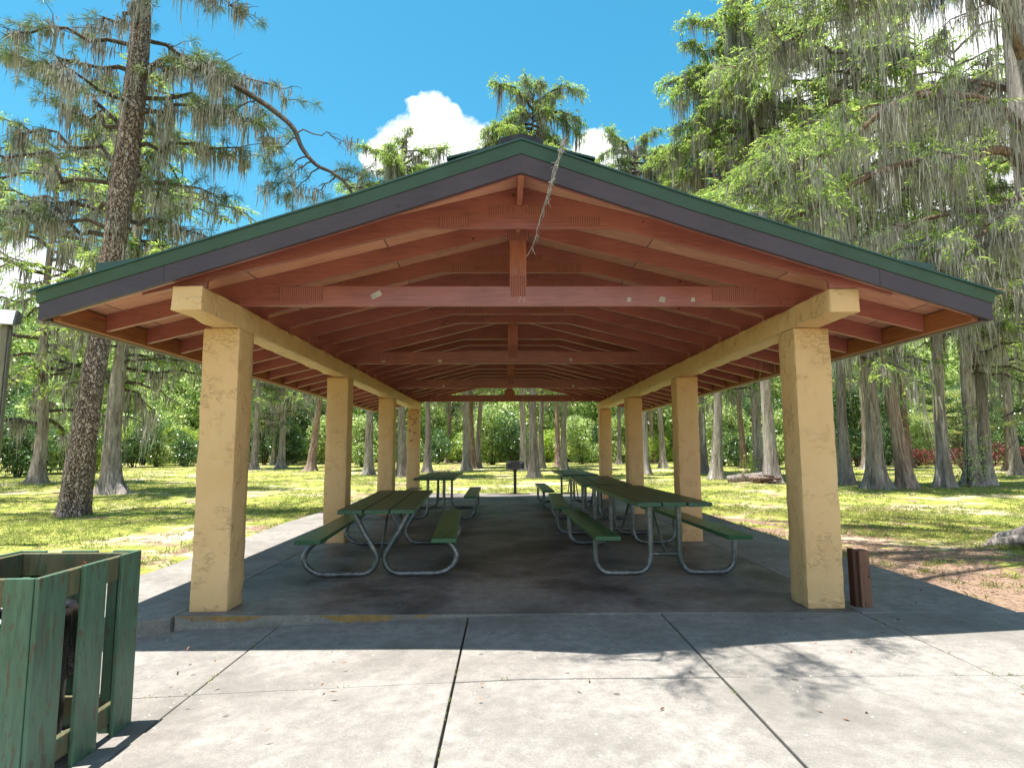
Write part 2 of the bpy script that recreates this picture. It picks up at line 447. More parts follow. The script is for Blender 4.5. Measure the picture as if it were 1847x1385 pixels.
# ------------------------------------------------------------------ camera, light, sky
cam = bpy.data.cameras.new('camera')
co = bpy.data.objects.new('camera', cam)
COL.objects.link(co)
pit, yaw, rol = 0.106636747, 0.0114230764, -0.0027407754
fw = Vector((math.sin(yaw) * math.cos(pit), math.cos(yaw) * math.cos(pit), math.sin(pit)))
rt = Vector((math.cos(yaw), -math.sin(yaw), 0)); up = rt.cross(fw)
rt2 = rt * math.cos(rol) + up * math.sin(rol); up2 = up * math.cos(rol) - rt * math.sin(rol)
co.matrix_world = Matrix(((rt2.x, up2.x, -fw.x, 0), (rt2.y, up2.y, -fw.y, 0), (rt2.z, up2.z, -fw.z, 1.42), (0, 0, 0, 1)))
cam.sensor_width = 36; cam.lens = 36 * 1086.72 / 1847
cam.clip_end = 2000; cam.clip_start = 0.05
sc.camera = co

SUN = Vector((-0.175, -0.03, 1.0)).normalized()
sl = bpy.data.lights.new('sun', 'SUN')
sl.energy = 5.0; sl.angle = R(0.5); sl.color = (1.0, 0.955, 0.89)
so = bpy.data.objects.new('sun', sl); COL.objects.link(so)
so.rotation_euler = SUN.to_track_quat('Z', 'Y').to_euler(); so.location = (-6, 0, 40)

wd = bpy.data.worlds.new('World'); sc.world = wd; wd.use_nodes = True
nt = wd.node_tree; nt.nodes.clear()
wo = nt.nodes.new('ShaderNodeOutputWorld'); bg = nt.nodes.new('ShaderNodeBackground')
nt.links.new(bg.outputs[0], wo.inputs[0])
sky = nt.nodes.new('ShaderNodeTexSky'); sky.sky_type = 'NISHITA'; sky.sun_disc = False
sky.sun_elevation = math.asin(SUN.z); sky.sun_rotation = math.atan2(SUN.x, SUN.y)
sky.air_density = 1.0; sky.dust_density = 0.4; sky.ozone_density = 1.6
hs = N(nt, 'ShaderNodeHueSaturation', Saturation=1.35, Hue=0.468, Value=1.0)
nt.links.new(sky.outputs[0], hs.inputs['Color'])
tc = nt.nodes.new('ShaderNodeTexCoord'); dirv = tc.outputs['Generated']
n1 = noise(nt, dirv, 11.0, 5, 0.60, 0.0)
n3 = noise(nt, dirv, 6.0, 2, 0.6, 0.0)
# cumulus banks: (direction x/y, z/y, angular radius)
CL = [(-0.117, 0.553, 0.052), (-0.169, 0.520, 0.048), (-0.068, 0.515, 0.050), (-0.208, 0.500, 0.034), (-0.11, 0.46, 0.10),
      (0.155, 0.508, 0.036), (0.175, 0.470, 0.05), (-0.82, 0.300, 0.05), (-0.74, 0.265, 0.055),
      (0.70, 0.50, 0.22), (0.95, 0.42, 0.30), (0.48, 0.64, 0.07), (0.62, 0.68, 0.12)]
CL = [Vector((a, 1, e)).normalized()[:] + (rr,) for a, e, rr in CL]
# unseen white cloud banks added behind the camera as neutral fill light
CL += [Vector(d_).normalized()[:] + (rr,) for d_, rr in (((-0.5, -1, 0.45), 0.35), ((0.6, -1, 0.6), 0.4))]
cur = None
for (dx_, dy_, dz_, rr) in CL:
    vm = N(nt, 'ShaderNodeVectorMath', operation='DISTANCE')
    nt.links.new(dirv, vm.inputs[0]); vm.inputs[1].default_value = (dx_, dy_, dz_)
    # 0 at the centre of a bank, 1 at its rim
    mb = N(nt, 'ShaderNodeMath', operation='DIVIDE'); nt.links.new(vm.outputs['Value'], mb.inputs[0]); mb.inputs[1].default_value = rr
    if cur is None: cur = mb.outputs[0]
    else:
        mn = N(nt, 'ShaderNodeMath', operation='SMOOTH_MIN'); mn.inputs[2].default_value = 0.15
        nt.links.new(cur, mn.inputs[0]); nt.links.new(mb.outputs[0], mn.inputs[1]); cur = mn.outputs[0]
pert = N(nt, 'ShaderNodeMath', operation='MULTIPLY_ADD'); nt.links.new(n1, pert.inputs[0]); pert.inputs[1].default_value = 1.6; pert.inputs[2].default_value = -0.8
sm = N(nt, 'ShaderNodeMath', operation='ADD'); nt.links.new(cur, sm.inputs[0]); nt.links.new(pert.outputs[0], sm.inputs[1])
cm = ramp(nt, sm.outputs[0], [(0.80, 1.0), (1.0, 0.0)])
cloudc = mix(nt, ramp(nt, n3, [(0.35, 0), (0.65, 1)]), (5.2, 5.4, 5.8), (9.0, 9.0, 9.0))
nt.links.new(mix(nt, cm, hs.outputs[0], cloudc), bg.inputs['Color'])
bg.inputs['Strength'].default_value = 0.09
wd.cycles.sampling_method = 'NONE'

sc.view_settings.view_transform = 'Standard'; sc.view_settings.look = 'None'
sc.view_settings.exposure = 1.33; sc.view_settings.gamma = 1.0
sc.cycles.max_bounces = 5; sc.cycles.diffuse_bounces = 3; sc.cycles.glossy_bounces = 2; sc.cycles.transparent_max_bounces = 4
sc.cycles.transmission_bounces = 3; sc.cycles.use_light_tree = False; sc.cycles.caustics_reflective = False; sc.cycles.caustics_refractive = False

# ================================================================== THE SETTING
# ground sheet with a little unevenness
def make_ground():
    xs = sorted(set([-220, -120, -70] + [round(-45 + i * 0.75, 3) for i in range(121)] + [70, 120, 220]))
    ys = sorted(set([-60, -20, -8] + [round(-3 + i * 0.75, 3) for i in range(108)] + [95, 130, 200, 320]))
    vs = []; fs = []
    for y in ys:
        for x in xs:
            z = -0.085
            k = min(1, max(0, (max(abs(x - CX) - 4.5, y - 20, 3.5 - y)) / 5.0))
            z += k * 0.10 * (mnoise.noise(Vector((x * 0.13, y * 0.13, 3.3)))) + k * 0.03 * mnoise.noise(Vector((x * 0.9, y * 0.9, 1.3)))
            if y < 6 and x < 0: z -= 0.06
            vs.append((x, y, z))
    nx = len(xs)
    for j in range(len(ys) - 1):
        for i in range(nx - 1):
            fs.append((j * nx + i, j * nx + i + 1, (j + 1) * nx + i + 1, (j + 1) * nx + i))
    me = bpy.data.meshes.new('ground'); me.from_pydata(vs, [], fs)
    return tag(link('ground', me, M['lawn'], smooth=True), kind='structure')
make_ground()

def gz(x, y):
    k = min(1, max(0, (max(abs(x - CX) - 4.5, y - 20, 3.5 - y)) / 5.0))
    return -0.085 + k * 0.10 * (mnoise.noise(Vector((x * 0.13, y * 0.13, 3.3))))

# shelter floor
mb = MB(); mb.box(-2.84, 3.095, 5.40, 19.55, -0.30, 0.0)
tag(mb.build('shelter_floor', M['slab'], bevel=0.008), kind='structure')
# chipped front edge of the floor: worn lip with old ochre paint, broken outline
mb = MB()
rnd.seed(4)
def flake(x0, x1, zt, h0, h1):
    n = max(3, int((x1 - x0) / 0.05)); 
    top = []; bot = []
    for i in range(n + 1):
        x = x0 + (x1 - x0) * i / n
        e = min(1, 4 * min(i, n - i) / n)
        top.append((x, zt - rnd.uniform(0, 0.004)))
        bot.append((x, zt - (h0 + (h1 - h0) * rnd.random()) * e - 0.004))
    for i in range(n):
        mb.hexa([(top[i][0], 5.3915, bot[i][1]), (top[i + 1][0], 5.3915, bot[i + 1][1]), (top[i + 1][0], 5.3915, top[i + 1][1]), (top[i][0], 5.3915, top[i][1])],
                [(top[i][0], 5.3952, bot[i][1]), (top[i + 1][0], 5.3952, bot[i + 1][1]), (top[i + 1][0], 5.3952, top[i + 1][1]), (top[i][0], 5.3952, top[i][1])])
flake(-2.82, -2.05, -0.004, 0.025, 0.05)
flake(-1.62, -0.64, -0.002, 0.04, 0.085)
edge = tag(mb.build('floor_edge_paint', M['ochre_edge']), kind='structure')

mb = MB(); mb.box(-2.845, 0.30, 5.3955, 5.3995, -0.20, -0.003)
tag(mb.build('floor_edge_face', M['walk']), kind='structure')
# front walkway: slabs that slope down to the left, with open joints
def walk_z(x): return -0.004 - 0.118 * min(1.25, max(0.0, (0.15 - x) / 2.95))
mb = MB()
cuts = [-7.4, -5.25, -3.60, -1.945, -0.322, 1.350, 3.085, 4.70, 6.4, 8.2]
ycut = [5.392, 3.93, 2.30, 0.6, -1.2]
for i in range(len(cuts) - 1):
    for j in range(len(ycut) - 1):
        g = 0.007
        x0, x1 = cuts[i] + g, cuts[i + 1] - g
        y1, y0 = ycut[j] - (0 if j == 0 else g), ycut[j + 1] + g
        if i >= 7 and j == 0: y1 = 5.20 - 0.45 * (i - 7)
        dz = rnd.uniform(-0.003, 0.003)
        nx = 4
        for k in range(nx):
            a = x0 + (x1 - x0) * k / nx; c_ = x0 + (x1 - x0) * (k + 1) / nx
            za, zc = walk_z(a) + dz, walk_z(c_) + dz
            mb.hexa([(a, y0, za - 0.12), (c_, y0, zc - 0.12), (c_, y1, zc - 0.12), (a, y1, za - 0.12)],
                    [(a, y0, za), (c_, y0, zc), (c_, y1, zc), (a, y1, za)])
walk = MB(); walk.v = mb.v; walk.f = mb.f
o = walk.build('front_walkway', M['walk'], bevel=0.006); tag(o, kind='structure')
bm = bmesh.new(); bm.from_mesh(o.data); bmesh.ops.remove_doubles(bm, verts=bm.verts, dist=0.0005)
# drop the inner partitions left between the strips of one slab
seen = {}
for f in bm.faces:
    key = tuple(sorted(v.index for v in f.verts)); seen.setdefault(key, []).append(f)
bmesh.ops.delete(bm, geom=[f for fl in seen.values() if len(fl) > 1 for f in fl], context='FACES_ONLY')
bm.to_mesh(o.data); bm.free()
mb = MB(); mb.box(-7.4, 8.2, -1.2, 5.39, -0.40, -0.19)
tag(mb.build('walkway_bed', M['joint']), kind='structure')

# left walkway, level with the floor, its front edge cut on the skew; right walkway
mb = MB()
def slab_poly(pts, z0, z1):
    n = len(pts)
    vs = [(x, y, z0) for x, y in pts] + [(x, y, z1) for x, y in pts]
    fs = [tuple(range(n - 1, -1, -1)), tuple(range(n, 2 * n))]
    for i in range(n): fs.append((i, (i + 1) % n, (i + 1) % n + n, i + n))
    mb.add(vs, fs)
lw = [5.785, 7.8, 9.85, 11.9, 13.95, 16.0, 18.0]
slab_poly([(-5.6, 4.10), (-4.2, 4.42), (-2.86, 5.36), (-2.853, 5.775), (-5.6, 5.775)], -0.3, -0.004)
lx = [-4.17, -4.15, -4.22, -4.30, -4.2, -4.1, -4.08]
for i in range(6):
    slab_poly([(lx[i], lw[i] + 0.005), (-2.853, lw[i] + 0.005), (-2.853, lw[i + 1] - 0.005), (lx[i + 1], lw[i + 1] - 0.005)], -0.3, -0.004 + rnd.uniform(-0.002, 0.002))
slab_poly([(-5.6, 5.785), (-4.18, 5.785), (-4.18, 6.9), (-4.6, 6.5), (-5.6, 6.2)], -0.3, -0.005)
tag(mb.build('left_walkway', M['walk'], bevel=0.006), kind='structure')
mb = MB()
rw = [5.40, 7.05, 9.55, 12.0, 14.4, 16.8, 19.0]
rx = [4.47, 4.50, 4.37, 4.28, 4.22, 4.2, 4.2]
for i in range(6):
    slab_poly([(3.108, rw[i] + 0.006), (rx[i], rw[i] + 0.006), (rx[i + 1], rw[i + 1] - 0.006), (3.108, rw[i + 1] - 0.006)], -0.3, -0.004 + rnd.uniform(-0.002, 0.002))
tag(mb.build('right_walkway', M['walk'], bevel=0.006), kind='structure')

# ================================================================== THE SHELTER
ORG = (CX, 11.3, 0.0)
shelter = thing('picnic_shelter', 'open picnic shelter with ochre stucco columns, red-brown trusses and a green metal gable roof', 'shelter', ORG)
def SB(): return MB(ORG)
ZR, SL = 3.61, 0.25                        # underside of the deck at the ridge, slope
def zd(dx): return ZR - SL * dx
PROW = [(0.0, 4.285), (1.30, 4.525), (3.95, 4.895)]
def prow(dx):
    for (a, ya), (b_, yb) in zip(PROW, PROW[1:]):
        if dx <= b_: return ya + (yb - ya) * (dx - a) / (b_ - a)
    return PROW[-1][1] + (dx - 3.95) * 0.14
def prow_rear(dx): return 22.60 - prow(dx)
X = lambda s, dx: CX + s * dx

def stucco_box(name, x0, x1, y0, y1, z0, z1, material, seed, parent, amp=0.006):
    def lines(a, b_):
        n = max(1, round((b_ - a - 0.03) / 0.07))
        return [a, a + 0.013] + [a + 0.013 + (b_ - a - 0.026) * i / n for i in range(1, n)] + [b_ - 0.013, b_]
    L = [lines(x0, x1), lines(y0, y1), lines(z0, z1)]
    idx = {}; vs = []; fs = []
    lo = (x0, y0, z0); hi = (x1, y1, z1)
    def vid(i, j, k):
        key = (i, j, k)
        if key in idx: return idx[key]
        p = Vector((L[0][i], L[1][j], L[2][k]))
        nrm = Vector((0, 0, 0)); cnt = 0
        for a, q in enumerate(key):
            if q == 0: nrm[a] -= 1; cnt += 1
            elif q == len(L[a]) - 1: nrm[a] += 1; cnt += 1
        d = mnoise.noise(p * 2.6 + Vector((seed, 0, 4))) * amp * 0.9 + mnoise.noise(p * 6.5 + Vector((seed, 0, 0))) * amp + mnoise.noise(p * 17 + Vector((0, seed, 0))) * amp * 0.5
        if cnt > 1: d -= 0.003 + 0.012 * max(0, mnoise.noise(p * 9 + Vector((0, 0, seed)))) + 0.010 * max(0, mnoise.noise(p * 23 + Vector((seed, 0, 0))))
        if nrm.length: p = p + nrm.normalized() * d
        idx[key] = len(vs); vs.append(p); return idx[key]
    for ax in range(3):
        a, b_ = [q for q in range(3) if q != ax]
        for side in (0, len(L[ax]) - 1):
            for i in range(len(L[a]) - 1):
                for j in range(len(L[b_]) - 1):
                    def mk(u, w):
                        k = [0, 0, 0]; k[ax] = side; k[a] = u; k[b_] = w; return vid(*k)
                    f = (mk(i, j), mk(i + 1, j), mk(i + 1, j + 1), mk(i, j + 1))
                    flip = (side == 0) != (ax == 1)
                    fs.append(f[::-1] if flip else f)
    m_ = SB(); m_.add(vs, fs)
    return m_.build(name, material, parent, smooth=True, sharp=42)

CW, CD = 0.334, 0.325
for i in range(4):
    y0 = 5.513 + 3.882 * i
    for s in (-1, 1):
        xo = -2.785 if s < 0 else 3.030
        xa, xb = (xo, xo + CW) if s < 0 else (xo - CW, xo)
        col = stucco_box('column', xa, xb, y0, y0 + CD, -0.01, 2.535, M['stucco_far'] if (s > 0 and i >= 1) else M['stucco'], 3.7 * i + (20 if s > 0 else 0), shelter)
        if s < 0 and i == 3:
            # spalled spots near the head of the last left column
            rs_ = random.Random(6)
            for q in range(17):
                px, pz = rs_.uniform(xa + 0.03, xb - 0.03), 2.44 - abs(rs_.gauss(0, 0.33)); w, h = rs_.uniform(.008, .026), rs_.uniform(.012, .035)
                m_ = SB(); a0 = rs_.uniform(-.7, .7); c_, s_ = math.cos(a0), math.sin(a0)
                m_.prism_y([(px + a * c_ - b_ * s_, pz + a * s_ + b_ * c_) for a, b_ in ((-w, -h * .6), (w * .3, -h), (w, h * .2), (w * .2, h), (-w * .8, h * .5))], y0 - 0.011, y0 + 0.004)
                m_.build('spall', M['rust'], col)
        if s > 0 and i >= 1: tag(col, 'column with a more orange coat of stucco')
for s in (-1, 1):
    xa, xb = (-2.698, -2.452) if s < 0 else (2.697, 2.948)
    stucco_box('beam', xa, xb, 4.80 if s < 0 else 4.87, 17.60, 2.538, 2.738, M['stucco'], 50 + s, shelter, 0.009)

# trusses and rafters -----------------------------------------------------
RD = 0.16
def rafter_poly(s, dx0, dx1, heel=True):
    """side view of one rafter from the ridge (dx0) to the eave (dx1)"""
    p = [(dx0, zd(dx0)), (dx0, zd(dx0) - RD)]
    if heel:
        p += [(2.565, zd(2.565) - RD), (2.575, zd(2.575) - RD - 0.006), (2.578, 2.7415), (2.70, 2.7415), (2.83, zd(2.83) - RD)]
    p += [(dx1, zd(dx1) - RD), (dx1, zd(dx1))]
    pts = [(X(s, d), z) for d, z in p]
    return pts if s < 0 else pts[::-1]
def ensure_ccw(p):
    a = sum(p[i][0] * p[(i + 1) % len(p)][1] - p[(i + 1) % len(p)][0] * p[i][1] for i in range(len(p)))
    return p if a > 0 else p[::-1]
def plate(par, cx, cz, w, h, y, rot=0.0):
    m_ = SB(); c_, s_ = math.cos(rot), math.sin(rot)
    q = [(cx + a * c_ - b_ * s_, cz + a * s_ + b_ * c_) for a, b_ in ((-w / 2, -h / 2), (w / 2, -h / 2), (w / 2, h / 2), (-w / 2, h / 2))]
    m_.prism_y(q, y - 0.003, y - 0.0002)
    return m_.build('nail_plate', M['plate'], par)
TH = 0.038
for k in range(20):
    y = 4.87 + 0.64 * k
    istruss = k in (1, 7, 13, 19)
    root_name = 'truss' if istruss else 'rafter_pair'
    e0 = 3.10 if k == 0 else 3.806
    m_ = SB()
    for s in (-1, 1): m_.prism_y(ensure_ccw(rafter_poly(s, 0.024, e0)), y, y + TH)
    par = m_.build(root_name, M['stain_x'], shelter, bevel=0.003)
    if not istruss:
        if k < 18 or True:
            m_ = SB()
            b0 = 0.815 + rnd.uniform(-0.03, 0.03)
            zb = zd(b0) - RD
            m_.prism_y(ensure_ccw([(CX - b0 + .003, zb), (CX + b0 - .003, zb), (CX + 0.024, zd(0.024) - RD - 0.001), (CX - 0.024, zd(0.024) - RD - 0.001)]), y + 0.001, y + TH - 0.001)
            m_.build('collar_tie', M['stain_x'], par, bevel=0.003)
            if k in (0, 2, 3, 4, 5, 6):
                for s in (-1, 1):
                    plate(par, CX + s * 0.16, zd(0.16) - RD + 0.0, 0.20, 0.075, y, -s * 0.10)
                    plate(par, CX + s * 0.55, zd(0.55) - RD - 0.005, 0.24, 0.085, y, 0)
    else:
        m_ = SB()
        # bottom chord with ends cut to the rafters
        zt = 2.93
        dt = (ZR - RD - zt) / SL               # where the chord top meets the rafter underside
        m_.prism_y(ensure_ccw([(CX - 2.70, 2.741), (CX + 2.70, 2.741), (CX + 2.57, zd(2.57) - RD - .002), (CX + dt, zt), (CX - dt, zt), (CX - 2.57, zd(2.57) - RD - .002)]), y + 0.001, y + TH - 0.001)
        m_.build('bottom_chord', M['stain_x'], par, bevel=0.003)
        m_ = SB(); m_.box(CX - 0.078, CX + 0.078, y + 0.0015, y + TH - 0.0015, zt + 0.001, zd(0.078) - RD - 0.002)
        m_.build('king_post', M['stain_z'], par, bevel=0.003)
        if k < 19:
            plate(par, CX, zt, 0.135, 0.20, y)
            plate(par, CX, zd(0.078) - RD - 0.01, 0.20, 0.10, y)
            for s in (-1, 1): plate(par, CX + s * 2.02, zt - 0.075, 0.40, 0.125, y)
        else:
            m_ = SB(); m_.prism_y(ensure_ccw([(CX - 0.15, 2.765), (CX + 0.15, 2.765), (CX + 0.15, 3.03), (CX + 0.09, 3.09), (CX - 0.09, 3.09), (CX - 0.15, 3.03)]), y - 0.02, y - 0.0005)
            m_.build('gusset', M['stain_z'], par, bevel=0.003)
        if k == 1:
            # patch of silver tape and faded chalk figures
            m_ = SB(); c_, s_ = math.cos(0.45), math.sin(0.45)
            q = [(-1.20 + a * c_ - b_ * s_, 2.845 + a * s_ + b_ * c_) for a, b_ in ((-0.05, -0.026), (0.05, -0.026), (0.05, 0.026), (-0.05, 0.026))]
            m_.prism_y(q, y - 0.002, y - 0.0003); m_.build('tape_patch', M['tape'], par)
            cu = bpy.data.curves.new('figures', 'FONT'); cu.body = '71'; cu.size = 0.085; cu.extrude = 0.0006
            to = bpy.data.objects.new('figures', cu); COL.objects.link(to)
            me = bpy.data.meshes.new_from_object(to.evaluated_get(bpy.context.evaluated_depsgraph_get()))
            bpy.data.objects.remove(to)
            me.transform(Matrix.Translation((0.115 - ORG[0], y - 0.0012 - ORG[1], 2.775)) @ Matrix.Rotation(R(90), 4, 'X'))
            link('chalk_figures', me, M['chalk'], par)
        spots = {1: [(1.16, 2.80), (1.47, 2.80), (1.76, 2.80)], 7: [(-1.02, 2.785), (1.03, 2.80), (-1.9, 2.79)], 13: [(-1.35, 2.79), (1.5, 2.785)], 19: [(-0.3, 2.785), (0.5, 2.785), (1.95, 2.785), (-2.1, 2.79)]}[k]
        for (px, pz) in spots:
            m_ = SB()
            a0 = rnd.uniform(-0.6, 0.6); w, h = rnd.uniform(0.02, 0.034), rnd.uniform(0.018, 0.03); c_, s_ = math.cos(a0), math.sin(a0)
            m_.prism_y([(px + a * c_ - b_ * s_, pz + a * s_ + b_ * c_) for a, b_ in ((-w, -h), (w, -h * .7), (w * .8, h), (-w * .6, h))], y - 0.002, y - 0.0003)
            m_.build('tape_scrap', M['tape'], par)

# ridge board, running out under the overhang
m_ = SB(); m_.box(CX - 0.0225, CX + 0.0225, 4.335, 18.2, 3.447, 3.602)
m_.build('ridge_board', M['stain_y'], shelter, bevel=0.003)

# deck (plywood), metal sheet, boards along the eaves and rakes --------------
def strip_pts(n=14):
    return [3.95 * i / n for i in range(n + 1)]
def roof_layer(name, material, off, th, ext, side_ext, inset=0.0):
    m_ = SB()
    ds = [0.0, 0.65, 1.3, 1.96, 2.62, 3.28, 3.95 + side_ext]
    for s in (-1, 1):
        for a, b_ in zip(ds, ds[1:]):
            def q(dx, o):
                z = zd(dx) + o
                return (X(s, dx), prow(min(dx, 3.95)) - ext + inset, z), (X(s, dx), prow_rear(min(dx, 3.95)) + ext - inset, z)
            a0, a1 = q(a, off); b0, b1 = q(b_, off); a2, a3 = q(a, off + th); b2, b3 = q(b_, off + th)
            m_.hexa([a0, b0, b1, a1], [a2, b2, b3, a3]) if s > 0 else m_.hexa([b0, a0, a1, b1], [b2, a2, a3, b3])
    o_ = m_.build(name, material, shelter)
    bm_ = bmesh.new(); bm_.from_mesh(o_.data); bmesh.ops.remove_doubles(bm_, verts=bm_.verts, dist=0.0005)
    seen_ = {}
    for f in bm_.faces: seen_.setdefault(tuple(sorted(v.index for v in f.verts)), []).append(f)
    bmesh.ops.delete(bm_, geom=[f for fl in seen_.values() if len(fl) > 1 for f in fl], context='FACES_ONLY')
    bm_.to_mesh(o_.data); bm_.free()
    return o_
roof_layer('roof_deck', M['ply'], 0.002, 0.016, 0.0, -0.02, inset=0.04)
roof_layer('roof_sheet', M['green_metal'], 0.085, 0.014, 0.045, 0.075)

def rake(name, material, z_lo, z_hi, t0, t1, front, lean=0.0, e=3.95, parent=None):
    """board under the sloping roof edge: t0..t1 is its distance in front (-) of or behind the edge line"""
    m_ = SB()
    ds = [0.0, 0.65, 1.3, 2.1, 3.0, e]
    for s in (-1, 1):
        for a, b_ in zip(ds, ds[1:]):
            def q(dx, t, z, ln=0.0):
                yy = prow(dx) if front else prow_rear(dx)
                return (X(s, dx), yy + (t - ln if front else -(t - ln)), zd(dx) + z)
            A = [q(a, t0, z_lo), q(b_, t0, z_lo), q(b_, t1, z_lo), q(a, t1, z_lo)]
            B = [q(a, t0, z_hi, lean), q(b_, t0, z_hi, lean), q(b_, t1, z_hi), q(a, t1, z_hi)]
            flip = (s < 0) != (not front)
            if flip: A = A[::-1]; B = B[::-1]
            m_.hexa(A, B)
    o_ = m_.build(name, material, parent or shelter)
    bm_ = bmesh.new(); bm_.from_mesh(o_.data); bmesh.ops.remove_doubles(bm_, verts=bm_.verts, dist=0.0005)
    seen_ = {}
    for f in bm_.faces: seen_.setdefault(tuple(sorted(v.index for v in f.verts)), []).append(f)
    bmesh.ops.delete(bm_, geom=[f for fl in seen_.values() if len(fl) > 1 for f in fl], context='FACES_ONLY')
    bm_.to_mesh(o_.data); bm_.free()
    return o_
for front in (True, False):
    fa = rake('rake_fascia', M['plum'], -0.150, 0.000, 0.0, 0.036, front)
    rake('inner_rake_board', M['stain_x'], -0.146, 0.000, 0.037, 0.072, front, e=3.80)
    rake('rake_trim', M['green_metal'], -0.006, 0.084, -0.008, 0.034, front, lean=0.022, e=3.965)
# small splices and screws on the front fascia
m_ = SB()
for s, dx in ((-1, 2.86), (1, 2.93)):
    yy = prow(dx)
    m_.box(X(s, dx) - 0.0025, X(s, dx) + 0.0025, yy - 0.0012, yy + 0.001, zd(dx) - 0.148, zd(dx) - 0.01)
m_.build('fascia_joint', M['black_cap'], shelter)
for s in (-1, 1):
    def yr(dx): return prow(dx) + 0.075, prow_rear(dx) - 0.075
    m_ = SB()
    a0, a1 = yr(3.81)
    xa, xb = sorted((X(s, 3.808), X(s, 3.872)))
    m_.box(xa, xb, a0 + .002, a1 - .002, zd(3.84) - 0.172, zd(3.86) - 0.004)
    m_.build('eave_board', M['subfascia'], shelter, bevel=0.003)
    m_ = SB(); xa, xb = sorted((X(s, 3.874), X(s, 3.95)))
    y0_, y1_ = prow(3.95) + 0.037, prow_rear(3.95) - 0.037
    m_.box(xa, xb, y0_, y1_, zd(3.95) - 0.150, zd(3.95) - 0.001)
    m_.build('eave_fascia', M['plum'], shelter, bevel=0.003)
    m_ = SB(); xa, xb = sorted((X(s, 3.952), X(s, 3.975)))
    m_.box(xa, xb, y0_ - .02, y1_ + .02, zd(3.95) - 0.006, zd(3.975) + 0.083)
    m_.build('eave_trim', M['green_metal'], shelter)
# ridge: wide flashing, raised vent with black ends, overlay panels set back from the rakes
def ridge_piece(name, material, half, off, th, y0, y1, parent=shelter):
    m_ = SB()
    p = [(-half, zd(half) + off), (0, ZR + off), (half, zd(half) + off), (half, zd(half) + off + th), (0, ZR + off + th), (-half, zd(half) + off + th)]
    m_.prism_y(ensure_ccw([(CX + a, z) for a, z in p]), y0, y1)
    return m_.build(name, material, parent)
ridge_piece('ridge_flashing', M['green_metal'], 0.56, 0.118, 0.016, 4.33, 18.3)
v_ = ridge_piece('ridge_vent', M['green_metal'], 0.175, 0.140, 0.085, 4.42, 18.2)
ridge_piece('vent_end', M['black_cap'], 0.17, 0.138, 0.084, 4.405, 4.418, v_)
for s in (-1, 1):
    m_ = SB()
    pts = [(X(s, 1.6), zd(1.6) + 0.11), (X(s, 3.93), zd(3.93) + 0.11), (X(s, 3.93), 3.145), (X(s, 3.3), 3.225), (X(s, 1.6), zd(1.6) + 0.14)]
    m_.prism_y(ensure_ccw(pts), 5.50, 17.0)
    m_.build('roof_overlay', M['green_metal'], shelter)

# dry vine hanging over the front gable
def hang_strand():
    m_ = MB((0.436, 4.15, 3.6))
    rnd.seed(21)
    base = [(0.47, 4.36, 3.735), (0.445, 4.24, 3.69), (0.41, 4.14, 3.56), (0.37, 4.14, 3.42), (0.32, 4.16, 3.24), (0.26, 4.17, 3.06), (0.21, 4.19, 2.90), (0.17, 4.2, 2.80)]
    for k in range(8):
        j = [Vector(p) + Vector((rnd.gauss(0, .012), rnd.gauss(0, .01), rnd.gauss(0, .01))) for p in base]
        n_ = rnd.choice([5, 6, 7, 8, 8])
        line = smoothline(j[:n_], 4)
        line = [p + Vector((rnd.gauss(0, .006), rnd.gauss(0, .005), 0)) for p in line]
        m_.tube(line, [0.0032 * (1 - 0.6 * i / len(line)) for i in range(len(line))], 4)
        for i in range(2, len(line) - 1, 3):
            d = Vector((rnd.gauss(0, .025), rnd.gauss(0, .02), -abs(rnd.gauss(.03, .02))))
            m_.tube([line[i], line[i] + d * 0.6 + Vector((rnd.gauss(0, .01), 0, 0)), line[i] + d], [0.0025, 0.002, 0.001], 3)
    o_ = m_.build('hanging_vine', M['moss'])
    o_.location = (0.436, 4.15, 3.6)
    tag(o_, 'dry grey strand of moss dangling over the front gable right of the ridge', 'hanging moss')
hang_strand()

# ================================================================== TABLES
def arc_tube(pts, r, mb_, n=10, k=5):
    mb_.tube(smoothline(pts, k), r, n)

def bolts(par, spots, z, r=0.009):
    for (x, y) in spots:
        m_ = MB(); m_.tube([(x, y, z - 0.002), (x, y, z + 0.004)], [r, r * 0.8], 7); m_.build('bolt', M['rust'], par)

